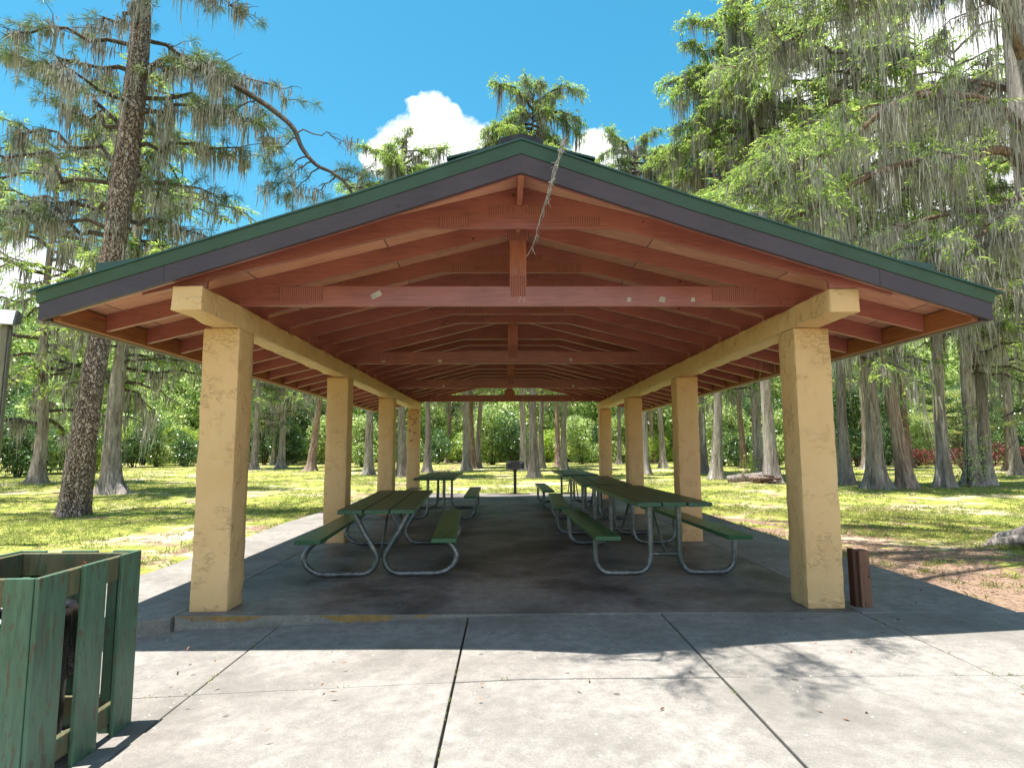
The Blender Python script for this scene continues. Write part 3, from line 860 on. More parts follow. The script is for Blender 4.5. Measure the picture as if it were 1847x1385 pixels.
def make_table(style, label, loc, rz, L=3.05):
    t = thing('picnic_table', label, 'picnic table', loc, rz, 'green picnic tables under the shelter')
    zt, zb = (0.775, 0.46) if style == 'bowed' else (0.84, 0.485)
    wtop = 0.83; pw = wtop / 3
    for i in range(3):
        m_ = MB(); x0 = -wtop / 2 + pw * i
        e = rnd.uniform(-0.008, 0.008)
        m_.box(x0 + 0.008, x0 + pw - 0.008, -L / 2 + e, L / 2 + e, zt - 0.045, zt + rnd.uniform(-.002, .002))
        pl = m_.build('top_plank', M['green_worn'], t, bevel=0.006)
        bolts(pl, [(x0 + pw * q, sy * (L / 2 - 0.48)) for q in (0.25, 0.75) for sy in (-1, 1)], zt + 0.002)
    off = 0.72
    for s in (-1, 1):
        m_ = MB(); m_.box(s * off - 0.135, s * off + 0.135, -L / 2 + 0.04, L / 2 - 0.04, zb - 0.045, zb)
        bp_ = m_.build('bench', M['green_wood'], t, bevel=0.006)
        bolts(bp_, [(s * off + q, sy * (L / 2 - 0.48)) for q in (-0.07, 0.07) for sy in (-1, 1)], zb + 0.001)
    if style == 'bowed':
        # knife carvings on the near end of the right bench
        rs_ = random.Random(3)
        m_ = MB()
        cx_, cy_ = off, -L / 2 + 0.30
        strokes = [((-.09, -.16), (.08, -.15)), ((-.08, -.05), (.10, -.03)), ((-.01, -.18), (.01, .02)), ((-.09, .06), (-.03, .20)), ((-.03, .20), (.02, .05)), ((.02, .05), (.09, .22)), ((-.10, .28), (.10, .30)), ((.04, -.13), (.09, -.06)), ((-.07, -.13), (-.03, -.07))]
        for (a0, b0), (a1, b1) in strokes:
            d = Vector((a1 - a0, b1 - b0, 0)); nrm = Vector((-d.y, d.x, 0)).normalized() * 0.004
            p0 = Vector((cx_ + a0, cy_ + b0, zb + 0.0008)); p1 = p0 + d
            m_.add([p0 - nrm, p1 - nrm, p1 + nrm, p0 + nrm], [(0, 1, 2, 3)])
        m_.build('carving', M['joint'], bp_)
    r = 0.030
    for sy in (-1, 1):
        y = sy * (L / 2 - 0.42)
        for s in (-1, 1):
            m_ = MB()
            if style == 'bowed':
                P_ = [(0.30, 0.70), (0.20, 0.50), (0.105, 0.34), (0.050, 0.235), (0.045, 0.155), (0.090, 0.078), (0.175, 0.036), (0.30, 0.031), (0.48, 0.031), (0.64, 0.033), (0.745, 0.065), (0.825, 0.135), (0.845, 0.225), (0.80, 0.315), (0.735, 0.375), (0.66, 0.408)]
            else:
                P_ = [(0.165, 0.78), (0.165, 0.55), (0.165, 0.34), (0.165, 0.215), (0.180, 0.135), (0.225, 0.068), (0.305, 0.034), (0.42, 0.031), (0.55, 0.031), (0.66, 0.034), (0.735, 0.066), (0.785, 0.135), (0.795, 0.215), (0.795, 0.33), (0.795, 0.435)]
            arc_tube([(s * a, y, z) for a, z in P_], r, m_, 12, 4)
            lg = m_.build('leg_loop', M['pipe'], t, smooth=True, sharp=60)
            # bench bearer plate
            m2 = MB(); m2.box(s * off - 0.12, s * off + 0.12, y - 0.02, y + 0.02, zb - 0.062, zb - 0.046)
            if style == 'bowed': m2.box(s * off - 0.10 * 1, s * off + 0.10, y + 0.021, y + 0.027, zb - 0.10, zb - 0.046)
            m2.build('bearer', M['pipe'], lg)
        m_ = MB(); m_.box(-0.36, 0.36, y - 0.03, y + 0.03, zt - 0.062, zt - 0.0465)
        m_.build('top_bearer', M['pipe'], t, bevel=0.003)
        m_ = MB()
        if style == 'bowed':
            m_.tube([(0.0, y, 0.22), (0.0, y - sy * 0.62, zt - 0.055)], 0.014, 8)
        else:
            m_.tube([(-0.165, y - sy * 0.0, 0.235), (0.165, y, 0.235)], 0.018, 8)
            m_.tube([(0.0, y - sy * 0.012, 0.245), (0.0, y - sy * 0.62, zt - 0.055)], 0.014, 8)
        m_.build('brace', M['pipe'], t, smooth=True, sharp=60)
    return t
make_table('bowed', 'nearest green picnic table on the left with bowed pipe legs', (-1.465, 8.08, 0.0), R(3.3), 3.1)
make_table('straight', 'rear left green picnic table, behind the table with bowed legs', (-1.43, 13.55, 0.0), R(0.8), 3.0)
make_table('straight', 'nearest green picnic table on the right, with straight pipe legs', (1.775, 8.06, 0.0), R(1.6), 3.05)
make_table('straight', 'middle green picnic table of the right row, end to end with the nearest', (1.70, 11.33, 0.0), R(-2.2), 3.05)
make_table('straight', 'farthest green picnic table of the right row, near the grill', (1.67, 15.1, 0.0), R(0.5), 3.0)

# ================================================================== GRILL
g = thing('park_grill', 'black pedestal charcoal grill behind the far end of the shelter', 'grill', (0.31, 19.35, -0.01))
m_ = MB(); m_.tube([(0, 0, -0.2), (0, 0, 0.74)], 0.048, 12); m_.build('post', M['grill_post'], g, smooth=True, sharp=50)
m_ = MB(); m_.tube([(0, 0, 0.69), (0, 0, 0.775)], [0.062, 0.085], 12); m_.build('collar', M['grill_post'], g, smooth=True, sharp=50)
m_ = MB(); m_.tube([(0, 0, 0.0), (0, 0, 0.016)], [0.26, 0.25], 16); m_.build('footing', M['joint'], g)
m_ = MB()
W, D, H0, H1 = 0.285, 0.20, 0.775, 1.03
m_.box(-W, W, -D, D, H0, H0 + 0.008)
m_.box(-W, W, D - 0.006, D, H0 + 0.009, H1)
m_.box(-0.15, 0.15, -D, -D + 0.006, H0 + 0.009, H1)
for s in (-1, 1): m_.box(*(sorted((s * W, s * (W - 0.006)))), -D + 0.007, D - 0.007, H0 + 0.009, H1)
for s in (-1, 1): m_.box(*(sorted((s * W, s * (W - 0.02)))), -D, -D + 0.006, H0 + 0.009, H1)
m_.build('firebox', M['steel_black'], g, bevel=0.002)
m_ = MB()
for s in (-1, 1):
    for i in range(4):
        z = H0 + 0.045 + 0.057 * i
        m_.tube(smoothline([(s * 0.145, -D + .003, z), (s * 0.20, -D - .012, z - 0.016), (s * 0.275, -D + .003, z + 0.012)], 4), 0.011, 6)
m_.build('side_grille', M['steel_black'], g, smooth=True)
m_ = MB()
for i in range(13): m_.tube([(-0.25 + i * 0.0417, -D + 0.01, H1 - 0.035), (-0.25 + i * 0.0417, D - 0.01, H1 - 0.035)], 0.006, 6)
m_.build('grate', M['steel_black'], g, smooth=True)

# ================================================================== WOODEN POST STUB, LITTER BIN, LAMP
p = thing('timber_bollard', 'short brown square timber post beside the right front column', 'post', (3.20, 5.60, -0.01))
m_ = MB(); m_.hexa([(-0.005, -0.062, 0), (0.088, -0.062, 0), (0.088, 0.06, 0), (-0.005, 0.06, 0)], [(-0.006, -0.060, 0.50), (0.086, -0.060, 0.505), (0.086, 0.06, 0.505), (-0.006, 0.06, 0.50)])
m_.build('front_board', M['brown_post'], p, bevel=0.006)
m_ = MB(); m_.hexa([(-0.048, -0.035, 0), (-0.008, -0.04, 0), (-0.008, 0.06, 0), (-0.048, 0.06, 0)], [(-0.050, -0.03, 0.512), (-0.009, -0.03, 0.512), (-0.009, 0.06, 0.512), (-0.050, 0.06, 0.512)])
tag(m_.build('shaded_side', M['post_dark'], p, bevel=0.006), 'dark side of the post, shade put into its colour')

BZ = -0.13
bx = thing('litter_bin', 'green slatted timber litter bin with a black can inside, at the left front', 'litter bin', (-2.43, 3.18, BZ))
X0, X1, Y0, Y1, ZT = -0.345, 0.345, -0.385, 0.385, 0.982
def bslat(x0, x1, y0, y1, z0, z1, nm='slat', mat_='green_box'):
    m_ = MB(); m_.box(x0, x1, y0, y1, z0, z1); return m_.build(nm, M[mat_], bx, bevel=0.004)
rnd.seed(8)
# right side: three uprights outside the rails
for a, b_ in ((Y0 + 0.004, Y0 + 0.185), (Y0 + 0.30, Y0 + 0.475), (Y0 + 0.60, Y1 - 0.004)):
    bslat(X1 - 0.022, X1, a, b_, 0.02, ZT - rnd.uniform(0.002, 0.010))
    bslat(X0, X0 + 0.022, a, b_, 0.02, ZT - rnd.uniform(0.002, 0.010))
for a, b_ in ((X0 + 0.024, X0 + 0.155), (X0 + 0.245, X0 + 0.445), (X0 + 0.535, X1 - 0.024)):
    bslat(a, b_, Y0, Y0 + 0.022, 0.02, ZT - 0.004)
    bslat(a, b_, Y1 - 0.022, Y1, 0.02, ZT - 0.004)
for z0, z1 in ((ZT - 0.135, ZT - 0.012), (0.10, 0.20)):
    bslat(X1 - 0.058, X1 - 0.0235, Y0 + 0.024, Y1 - 0.024, z0, z1, 'rail', 'bin_rail')
    bslat(X0 + 0.0235, X0 + 0.058, Y0 + 0.024, Y1 - 0.024, z0, z1, 'rail', 'bin_rail')
    bslat(X0 + 0.06, X1 - 0.06, Y0 + 0.0235, Y0 + 0.058, z0, z1, 'rail', 'bin_rail')
    bslat(X0 + 0.06, X1 - 0.06, Y1 - 0.058, Y1 - 0.0235, z0, z1, 'rail', 'bin_rail')
bslat(X1 - 0.115, X1 - 0.060, Y1 - 0.115, Y1 - 0.060, 0.02, ZT - 0.14, 'corner_post')
bslat(X0 + 0.060, X0 + 0.115, Y1 - 0.115, Y1 - 0.060, 0.02, ZT - 0.14, 'corner_post')
m_ = MB(); m_.tube([(0.06, Y1 - 0.07, ZT - 0.075), (0.06, Y1 - 0.055, ZT - 0.075)], [0.02, 0.016], 8); m_.build('bolt', M['rust'], bx)
can = MB()
prof = [(0.185, 0.03), (0.19, 0.3), (0.20, 0.60), (0.205, 0.70), (0.215, 0.71), (0.215, 0.73), (0.20, 0.73), (0.19, 0.6), (0.18, 0.06)]
n = 24; vs = []; fs = []
for r_, z_ in prof:
    for k in range(n): vs.append((r_ * math.cos(2 * math.pi * k / n), r_ * math.sin(2 * math.pi * k / n), z_))
for i in range(len(prof) - 1):
    for k in range(n): fs.append((i * n + k, i * n + (k + 1) % n, (i + 1) * n + (k + 1) % n, (i + 1) * n + k))
fs.append(tuple(range((len(prof) - 1) * n, len(prof) * n)))
can.add(vs, fs); cano = can.build('inner_can', M['bin_black'], bx, smooth=True, sharp=40)
bag = MB(); vs = []; fs = []
for i, z_ in enumerate((0.72, 0.755, 0.72, 0.62, 0.52, 0.42)):
    for k in range(36):
        a = 2 * math.pi * k / 36
        rr = (0.193, 0.21, 0.225, 0.231, 0.236, 0.242)[i] + (0.010 if i > 1 else 0.003) * math.sin(9 * a + i) + rnd.uniform(-.004, .004)
        vs.append((rr * math.cos(a), rr * math.sin(a), z_ + (rnd.uniform(-.03, .03) if i == 5 else 0)))
for i in range(5):
    for k in range(36): fs.append((i * 36 + k, i * 36 + (k + 1) % 36, (i + 1) * 36 + (k + 1) % 36, (i + 1) * 36 + k))
bag.add(vs, fs); bag.build('bin_bag', M['bag'], cano, smooth=True)

lp = thing('lamp_post', 'weathered square pole with a grey floodlight on top, at the left edge', 'lamp post', (-8.27, 10.0, gz(-8.4, 10)))
m_ = MB(); m_.hexa([(-0.17, -0.06, -0.1), (-0.035, -0.06, -0.1), (-0.035, 0.07, -0.1), (-0.17, 0.07, -0.1)], [(-0.125, -0.05, 3.60), (0.0, -0.05, 3.60), (0.0, 0.07, 3.60), (-0.125, 0.07, 3.60)])
m_.build('pole', M['pole_wood'], lp, bevel=0.01)
m_ = MB(); m_.tube([(-0.018, -0.02, 0.0), (-0.003, -0.02, 1.5), (0.014, -0.02, 3.3), (0.05, -0.03, 3.42), (0.03, -0.03, 3.62)], 0.016, 7); m_.build('conduit', M['lamp_grey'], lp, smooth=True)
m_ = MB(); m_.hexa([(-0.15, -0.16, 3.585), (0.19, -0.16, 3.565), (0.15, 0.05, 3.62), (-0.10, 0.05, 3.62)], [(-0.15, -0.10, 3.86), (0.19, -0.10, 3.84), (0.15, 0.06, 3.80), (-0.10, 0.06, 3.80)])
fl = m_.build('floodlight', M['lamp_grey'], lp, bevel=0.012)
m_ = MB(); m_.hexa([(-0.13, -0.170, 3.605), (0.17, -0.170, 3.585), (0.17, -0.158, 3.585), (-0.13, -0.158, 3.605)], [(-0.13, -0.122, 3.845), (0.17, -0.122, 3.825), (0.17, -0.110, 3.825), (-0.13, -0.110, 3.845)])
m_.build('glass', M['lamp_glass'], fl)
m_ = MB(); m_.tube([(-0.05, 0.0, 3.58), (-0.04, 0.0, 3.70)], 0.035, 8); m_.build('bracket', M['lamp_grey'], fl)

# ================================================================== VEGETATION
def unit(v): return v / np.maximum(np.linalg.norm(v, axis=-1, keepdims=True), 1e-9)
def rhombi(base, d, w, L, W, bend=0.0):
    """one leaf per row: base point, direction, side direction, length, width"""
    L = np.asarray(L)[:, None]; W = np.asarray(W)[:, None]
    mid = base + d * L * 0.5
    tip = base + d * L
    tip[:, 2] -= bend * L[:, 0]
    return np.stack([base, mid + w * W * 0.5, tip, mid - w * W * 0.5], 1).reshape(-1, 3)
def rand_dirs(n, up=0.0):
    v = NP.normal(size=(n, 3)); v[:, 2] += up
    return unit(v)
def perp(d, r=None):
    r = rand_dirs(len(d)) if r is None else r
    return unit(np.cross(d, r))

def feathers(O, D, n=6, ln=0.34, leaf=0.15, w=0.035, droop=0.25):
    """feathery sprays: pairs of narrow leaflets along a twig"""
    m = len(O)
    Lr = ln * NP.uniform(0.6, 1.35, m)
    side = unit(np.cross(D, np.array([0, 0, 1.0]) + 0.5 * NP.normal(size=(m, 3))))
    out = []
    for k in range(n):
        t = (k + 0.6) / n
        B = O + D * (Lr * t)[:, None]; B[:, 2] -= droop * Lr * t * t
        for s in (-1, 1):
            d = unit(D * 0.75 + side * s * NP.uniform(0.6, 1.1, (m, 1)) + NP.normal(size=(m, 3)) * 0.22 + np.array([0, 0, -droop]))
            wd = unit(np.cross(d, NP.normal(size=(m, 3)) * 0.5 + np.array([0, 0, 1.0])) + 0.3 * NP.normal(size=(m, 3)))
            out.append(rhombi(B, d, wd, leaf * NP.uniform(0.6, 1.2, m) * (1.15 - 0.5 * t), np.full(m, w), 0.12))
    return np.concatenate(out)

def strands(O, L, w=0.02, seg=4, wob=0.05):
    """hanging ribbons of moss"""
    m = len(O)
    a = NP.uniform(0, math.pi, m)
    W = np.stack([np.cos(a), np.sin(a), np.zeros(m)], 1)
    p = O.copy(); q = []
    dr = NP.normal(size=(m, 3)) * 0.06; dr[:, 2] = 0
    L = np.asarray(L)
    for k in range(seg + 1):
        t = k / seg
        wid = w * (0.55 + 0.9 * math.sin(math.pi * min(1, t * 1.1 + 0.1))) * (1 - t) ** 0.55 * NP.uniform(0.6, 1.4, m)
        if k == seg: wid = wid * 0 + w * 0.08
        q.append((p - W * (wid / 2)[:, None], p + W * (wid / 2)[:, None]))
        st = dr * L[:, None] / seg + NP.normal(size=(m, 3)) * (wob * L / seg)[:, None]
        st[:, 2] = -L / seg
        p = p + st
    out = []
    for k in range(seg):
        out.append(np.stack([q[k][0], q[k][1], q[k + 1][1], q[k + 1][0]], 1))
    return np.concatenate(out).reshape(-1, 3)

def beards(O, n, Lmin, Lmax, w=0.02, spread=0.10, seg=4, wob=0.05):
    """moss gathers in beards: some points carry a thick one, many hardly any"""
    k = np.maximum(1, np.round(n * NP.gamma(0.7, 1.45, len(O)))).astype(int)
    k = np.minimum(k, n * 5)
    idx = np.repeat(np.arange(len(O)), k)
    g = NP.normal(size=(len(idx), 3))
    thick = np.sqrt(k[idx] / n)[:, None]
    P_ = O[idx] + g * np.array([spread, spread, spread * 0.3]) * np.clip(thick, 0.4, 1.8)
    big = NP.uniform(Lmin, Lmax, len(O)) * np.clip(np.sqrt(k / n), 0.45, 1.6)
    # longest in the middle of the beard
    core = np.exp(-0.6 * (g[:, 0] ** 2 + g[:, 1] ** 2))
    L = big[idx] * NP.uniform(0.25, 1.0, len(idx)) * (0.45 + 0.65 * core)
    return strands(P_, L, w, seg, wob)

def leaf_blob(centres, radii, per, leaf, up=0.5, flat=0.85):
    """leaves on and inside lumpy clumps"""
    out = []
    for c, r in zip(centres, radii):
        n = int(per * r * r)
        d = rand_dirs(n, 0.25)
        rad = r * NP.uniform(0.55, 1.0, n) ** 0.5 * (1 + 0.22 * np.sin(d[:, 0] * 7 + c[0]) * np.sin(d[:, 2] * 6 + c[1]))
        B = np.asarray(c) + d * rad[:, None] * np.array([1, 1, flat])
        dd = unit(d * 0.6 + rand_dirs(n) + np.array([0, 0, -0.15]))
        wd = perp(dd, unit(rand_dirs(n) * 0.9 + np.array([0, 0, 1.0]) * up))
        out.append(rhombi(B, dd, wd, leaf * NP.uniform(0.6, 1.3, n), leaf * 0.5 * NP.uniform(0.7, 1.2, n), 0.15))
    return np.concatenate(out)

def trunk_mesh(name, material, path, radii, parent, flare=0.9, fl_h=0.9, lobes=6, seed=0, n=20, rough=0.05):
    """tapered trunk with a buttressed, fluted foot"""
    pts = smoothline(path, 8)
    m = len(pts); rad = np.interp(np.linspace(0, 1, m), np.linspace(0, 1, len(radii)), radii)
    z0 = path[0][2]
    vs = []; fs = []
    # extra rings near the foot
    ex = []
    for i in range(m - 1):
        sub = 4 if pts[i].z - z0 < 1.6 else 1
        for j in range(sub):
            t = j / sub; ex.append((pts[i].lerp(pts[i + 1], t), rad[i] * (1 - t) + rad[i + 1] * t))
    ex.append((pts[-1], rad[-1]))
    for p, r in ex:
        h = max(0.0, p.z - z0)
        k = math.exp(-h / (fl_h * 0.38))
        k2 = math.exp(-h / (fl_h * 1.6))
        for q in range(n):
            a = 2 * math.pi * q / n
            lob = 0.5 + 0.5 * math.cos(lobes * a + seed + 0.6 * math.sin(2 * a + seed))
            rr = r * (1 + flare * k * (0.35 + 1.0 * lob ** 1.5) + 0.22 * k2 * (lob - 0.5) + 0.10 * (lob - 0.5))
            rr *= 1 + rough * mnoise.noise(Vector((math.cos(a) * 2.2 + seed, math.sin(a) * 2.2, p.z * 1.1)))
            vs.append((p.x + rr * math.cos(a), p.y + rr * math.sin(a), p.z))
    for i in range(len(ex) - 1):
        for q in range(n):
            fs.append((i * n + q, i * n + (q + 1) % n, (i + 1) * n + (q + 1) % n, (i + 1) * n + q))
    fs.append(tuple(range((len(ex) - 1) * n, len(ex) * n)))
    me = bpy.data.meshes.new(name); me.from_pydata(vs, [], fs)
    return link(name, me, material, parent, smooth=True)

def branch_line(p0, ang, rise, length, droop, k=6):
    d = np.array([math.cos(ang), math.sin(ang), 0.0])
    pts = []
    for i in range(k + 1):
        t = i / k
        p = np.array(p0) + d * length * t + np.array([0, 0, rise * length * t - droop * length * t * t])
        p += NP.normal(size=3) * 0.035 * length * (t > 0)
        pts.append(p)
    return np.array(pts)
def along(line, n, t0=0.15):
    t = NP.uniform(t0, 1, n) ** 0.9 * (len(line) - 1)
    i = np.minimum(t.astype(int), len(line) - 2); f = (t - i)[:, None]
    return line[i] * (1 - f) + line[i + 1] * f, unit(line[i + 1] - line[i])

def cypress_proto(seed, H, r0, zlow, blen, leaf_n, moss_n, barkm, lean=(0, 0), fork=False, low_moss=True, lobes=6, nb=56, flare=0.85, zpow=0.85):
    """trunk, limbs, foliage, moss as separate part meshes; stands at the origin"""
    global NP
    NP = np.random.default_rng(seed)
    t = thing('cypress_tree', 'tree', 'tree')
    lx, ly = lean
    path = [(lx * (q / 6) * H * 0.12 + 0.10 * math.sin(seed + q * 1.3), ly * (q / 6) * H * 0.12 + 0.10 * math.cos(seed * 2 + q), H * q / 6 - (0.12 if q == 0 else 0)) for q in range(7)]
    path[0] = (0, 0, -0.12)
    trunk_mesh('trunk', M[barkm], path, [r0 * 0.98, r0 * 0.72, r0 * 0.63, r0 * 0.54, r0 * 0.42, r0 * 0.25, 0.02], t, flare, 0.95, lobes, seed, 20)
    PL = np.array(path); 
    def at(z):
        return np.array([np.interp(z, PL[:, 2], PL[:, 0]), np.interp(z, PL[:, 2], PL[:, 1]), z])
    lm = MB(); FO = []; FD = []; MO = []; MO2 = []
    for b in range(nb):
        f = ((b + NP.uniform(0, 1)) / nb) ** zpow
        z = zlow + (H * 0.97 - zlow) * f
        L = blen * ((0.62 + 0.38 * math.sin(math.pi * (0.25 + 0.62 * f))) if zpow < 0.88 else (0.55 + 0.5 * math.sin(math.pi * min(1, 0.15 + 0.75 * f)))) * NP.uniform(0.55, 1.15)
        if f > 0.93: L *= 0.85
        ang = NP.uniform(0, 2 * math.pi)
        ln = branch_line(at(z), ang, NP.uniform(0.05, 0.45) + (0.35 if f > 0.85 else 0), L, NP.uniform(0.25, 0.6))
        lm.tube(ln, [0.055 * L / 2.5 * (1 - 0.8 * i / 6) + 0.006 for i in range(7)], 5, False)
        dens = 1.0 if f > 0.3 else 0.55 + f
        n = max(3, int(leaf_n * L / blen * dens))
        P_, T_ = along(ln, n, 0.25)
        FO.append(P_ + NP.normal(size=P_.shape) * np.array([0.10, 0.10, 0.06]) * L / 2)
        FD.append(unit(T_ * 0.6 + NP.normal(size=P_.shape) * np.array([0.6, 0.6, 0.35])))
        nm = max(2, int(moss_n * L / blen))
        P2, _ = along(ln, nm, 0.1); (MO if NP.random() < 0.75 else MO2).append(P2)
    cr = MB(); cr.v = lm.v; cr.f = lm.f
    cr.build('limbs', M['bark_dark'], t)
    FO = np.concatenate(FO); FD = np.concatenate(FD)
    quads_mesh('crown', feathers(FO, FD, 5, 0.42, 0.22, 0.055, 0.35), M['cyp_leaf'], t)
    ms = [beards(np.concatenate(MO), 5, 0.4, 1.5, 0.035, 0.09)]
    if MO2: ms.append(beards(np.concatenate(MO2), 4, 0.9, 2.6, 0.045, 0.08))
    if low_moss:
        zz = NP.uniform(zlow * 0.55, zlow * 1.2, 10)
        P_ = np.array([at(z) for z in zz]) + NP.normal(size=(10, 3)) * np.array([r0, r0, 0.1])
        ms.append(beards(P_, 4, 0.4, 1.3, 0.035, 0.05))
    quads_mesh('moss', np.concatenate(ms), M['moss'], t)
    return t

protos = [
    cypress_proto(101, 19.0, 0.30, 6.0, 2.7, 34, 14, 'bark_cyp', (0.15, 0)),
    cypress_proto(102, 19.0, 0.30, 6.5, 2.5, 34, 14, 'bark_cyp', (-0.2, 0), lobes=5),
    cypress_proto(103, 19.0, 0.30, 5.2, 2.9, 32, 16, 'bark_red', (0.25, 0.1), lobes=7),
    cypress_proto(104, 19.0, 0.30, 4.0, 3.3, 32, 20, 'bark_cyp', (0.05, 0.1), lobes=6, nb=66, flare=1.2),
    cypress_proto(105, 19.0, 0.30, 2.7, 4.6, 46, 24, 'bark_cyp', (0.0, 0.1), lobes=6, nb=62, flare=1.0),
    cypress_proto(106, 19.0, 0.30, 12.6, 3.7, 84, 36, 'bark_cyp', (0.1, 0.0), lobes=5, nb=50, zpow=0.9),
]
used = [False] * 6
GROVE = 'cypress trees of the grove round the shelter'
def cyp(pi, u_x, y, r, H, rz, label, tilt=(0, 0)):
    """r = trunk radius, H = height"""
    if not used[pi]: t = protos[pi]; used[pi] = True
    else: t = copy_tree(protos[pi])
    t.location = (u_x, y, gz(u_x, y) + 0.01)
    r *= 0.84; s = r / 0.30
    sh = max(0.8, min(1.45, (0.5 * s + 0.5)))
    t.scale = (s * 0.35 + 0.65 if s < 1 else sh, s * 0.35 + 0.65 if s < 1 else sh, H / 19.0)
    t.rotation_euler = (tilt[0], tilt[1], rz)
    t['label'] = label; t['group'] = GROVE
    return t
G_ = [
 # proto, x, y, r, H, rot, label
 (3, -13.40, 20.9, 0.43, 15.5, 0.4, 'broad grey cypress with a fluted foot just right of the leaning pine'),
 (0, -18.80, 45.6, 0.34, 15.0, 1.2, 'dark stub-footed cypress just right of the left front column'),
 (1, -21.80, 57.2, 0.20, 15.5, 2.0, 'thin pale cypress left of the split-footed trunk behind the left lawn'),
 (3, -17.86, 48.6, 0.38, 14.0, 2.6, 'cypress with a wide split foot, standing at the hedge on the left lawn'),
 (0, -22.40, 64.4, 0.32, 16.0, 3.9, 'far grey cypress between the split-footed trunk and the russet one'),
 (2, -13.15, 41.2, 0.36, 15.5, 0.8, 'russet leaning cypress left of the second left column'),
 (1, -7.68, 34.4, 0.26, 15.2, 5.1, 'grey cypress with flared roots between the second and third left columns'),
 (5, -5.49, 32.6, 0.25, 19.0, 3.0, 'cypress close behind the fourth left column with deep root folds'),
 (1, -5.05, 39.3, 0.21, 16.0, 0.2, 'slim cypress just right of the fourth left column'),
 (2, -6.09, 64.8, 0.30, 18.0, 4.4, 'far brown cypress above the rear left table'),
 (0, -2.63, 41.4, 0.24, 17.0, 2.2, 'pale cypress with flared foot, left one of the close trio left of the grill'),
 (2, -2.45, 46.6, 0.18, 17.0, 1.4, 'thin brown cypress in the middle of the trio left of the grill'),
 (1, -2.13, 47.4, 0.19, 17.0, 3.3, 'pale slender cypress on the right of the trio left of the grill'),
 (0, 1.23, 41.1, 0.26, 18.0, 5.4, 'pinkish cypress directly behind the grill head'),
 (5, 1.46, 31.5, 0.25, 21.4, 0.9, 'nearest cypress right of the grill, its crown rising over the ridge'),
 (0, 2.78, 46.1, 0.18, 16.0, 2.9, 'thin cypress half hidden behind the nearest trunk right of the grill'),
 (2, 4.31, 49.4, 0.21, 17.5, 0.1, 'dark straight cypress, left of the pair above the farthest table'),
 (1, 4.31, 44.7, 0.22, 17.5, 4.2, 'pale curved cypress, right of the pair above the farthest table'),
 (1, 10.60, 56.3, 0.19, 16.0, 1.9, 'thin cypress in the shrubs right of the far right column'),
 (5, 8.07, 35.0, 0.22, 20.5, 3.6, 'slim cypress just right of the third right column'),
 (2, 14.70, 59.9, 0.23, 18.0, 2.4, 'far russet cypress between the third and second right columns'),
 (1, 11.67, 44.7, 0.24, 19.0, 5.8, 'grey cypress close left of the second right column'),
 (0, 11.99, 36.6, 0.19, 20.0, 1.0, 'slender cypress just right of the second right column'),
 (5, 10.45, 30.1, 0.26, 22.0, 4.9, 'straight smooth pale cypress right of the second right column'),
 (2, 17.46, 44.1, 0.21, 19.0, 0.6, 'left trunk of the dark twin cypresses left of the log pile'),
 (2, 18.05, 43.4, 0.22, 19.0, 3.1, 'right trunk of the dark twin cypresses left of the log pile'),
 (3, 13.32, 31.9, 0.30, 20.0, 1.7, 'shaggy moss-hung cypress right behind the log pile'),
 (5, 11.53, 26.15, 0.36, 22.5, 2.5, 'stout grey cypress with wide foot just left of the right front column'),
 (1, 18.73, 34.5, 0.19, 19.0, 0.3, 'slim pale cypress just right of the right front column'),
 (1, 14.10, 25.0, 0.20, 19.0, 4.0, 'mottled slim cypress left of the thickest trunk on the right lawn'),
 (0, 24.90, 41.7, 0.22, 18.0, 5.0, 'far pale cypress foot behind the thickest trunk on the right lawn'),
 (3, 13.35, 21.8, 0.34, 19.0, 3.4, 'thickest brown cypress on the right lawn, broad skirted foot'),
 (1, 34.20, 53.6, 0.26, 17.0, 1.1, 'far cypress in shade between the thickest and the leaning trunk'),
 (2, 14.82, 22.35, 0.26, 19.0, 5.6, 'dark cypress leaning left, next right of the thickest trunk'),
 (2, 30.50, 45.5, 0.30, 18.0, 2.8, 'pale-footed cypress far behind the left-leaning trunk'),
 (1, 16.91, 23.3, 0.25, 19.0, 2.0, 'straight cypress before the red shrubs on the right lawn'),
 (3, 18.30, 23.66, 0.27, 19.0, 4.6, 'double-footed cypress with sprouting shoots on the right lawn'),
 (0, 19.00, 23.9, 0.23, 18.0, 0.0, 'right half of the double-footed cypress clump'),
 (2, 32.65, 39.0, 0.26, 17.0, 3.7, 'far cypress left of the rightmost trunk at the red shrubs'),
 (0, 27.51, 32.4, 0.25, 18.0, 1.6, 'rightmost cypress on the lawn, at the photo edge'),
]
NPT = np.random.default_rng(9)
for g_ in G_:
    lab = g_[6]
    tl = (0, 0)
    else_tilt = (R(NPT.normal() * 1.1), R(NPT.normal() * 1.3))
    if 'leaning left' in lab: tl = (0, R(-5))
    if 'russet leaning' in lab: tl = (0, R(4))
    cyp(g_[0], g_[1], g_[2], g_[3], g_[4], g_[5] if tl == (0, 0) else 0.0, lab, tl if tl != (0, 0) else else_tilt)
# neighbours just outside the frame whose crowns reach into it
cyp(4, -19.8, 18.5, 0.34, 15.0, 5.2, 'mossy cypress past the left edge behind the lamp post, boughs reaching in')
cyp(4, -20.6, 27.0, 0.34, 16.0, 3.0, 'mossy cypress behind the lamp post at the left lawn edge')
cyp(0, 22.8, 29.0, 0.28, 20.0, 0.5, 'pale cypress between the double-footed clump and the rightmost trunk')
cyp(4, 23.0, 21.0, 0.34, 20.0, 2.2, 'mossy cypress past the right edge with boughs over the lawn')

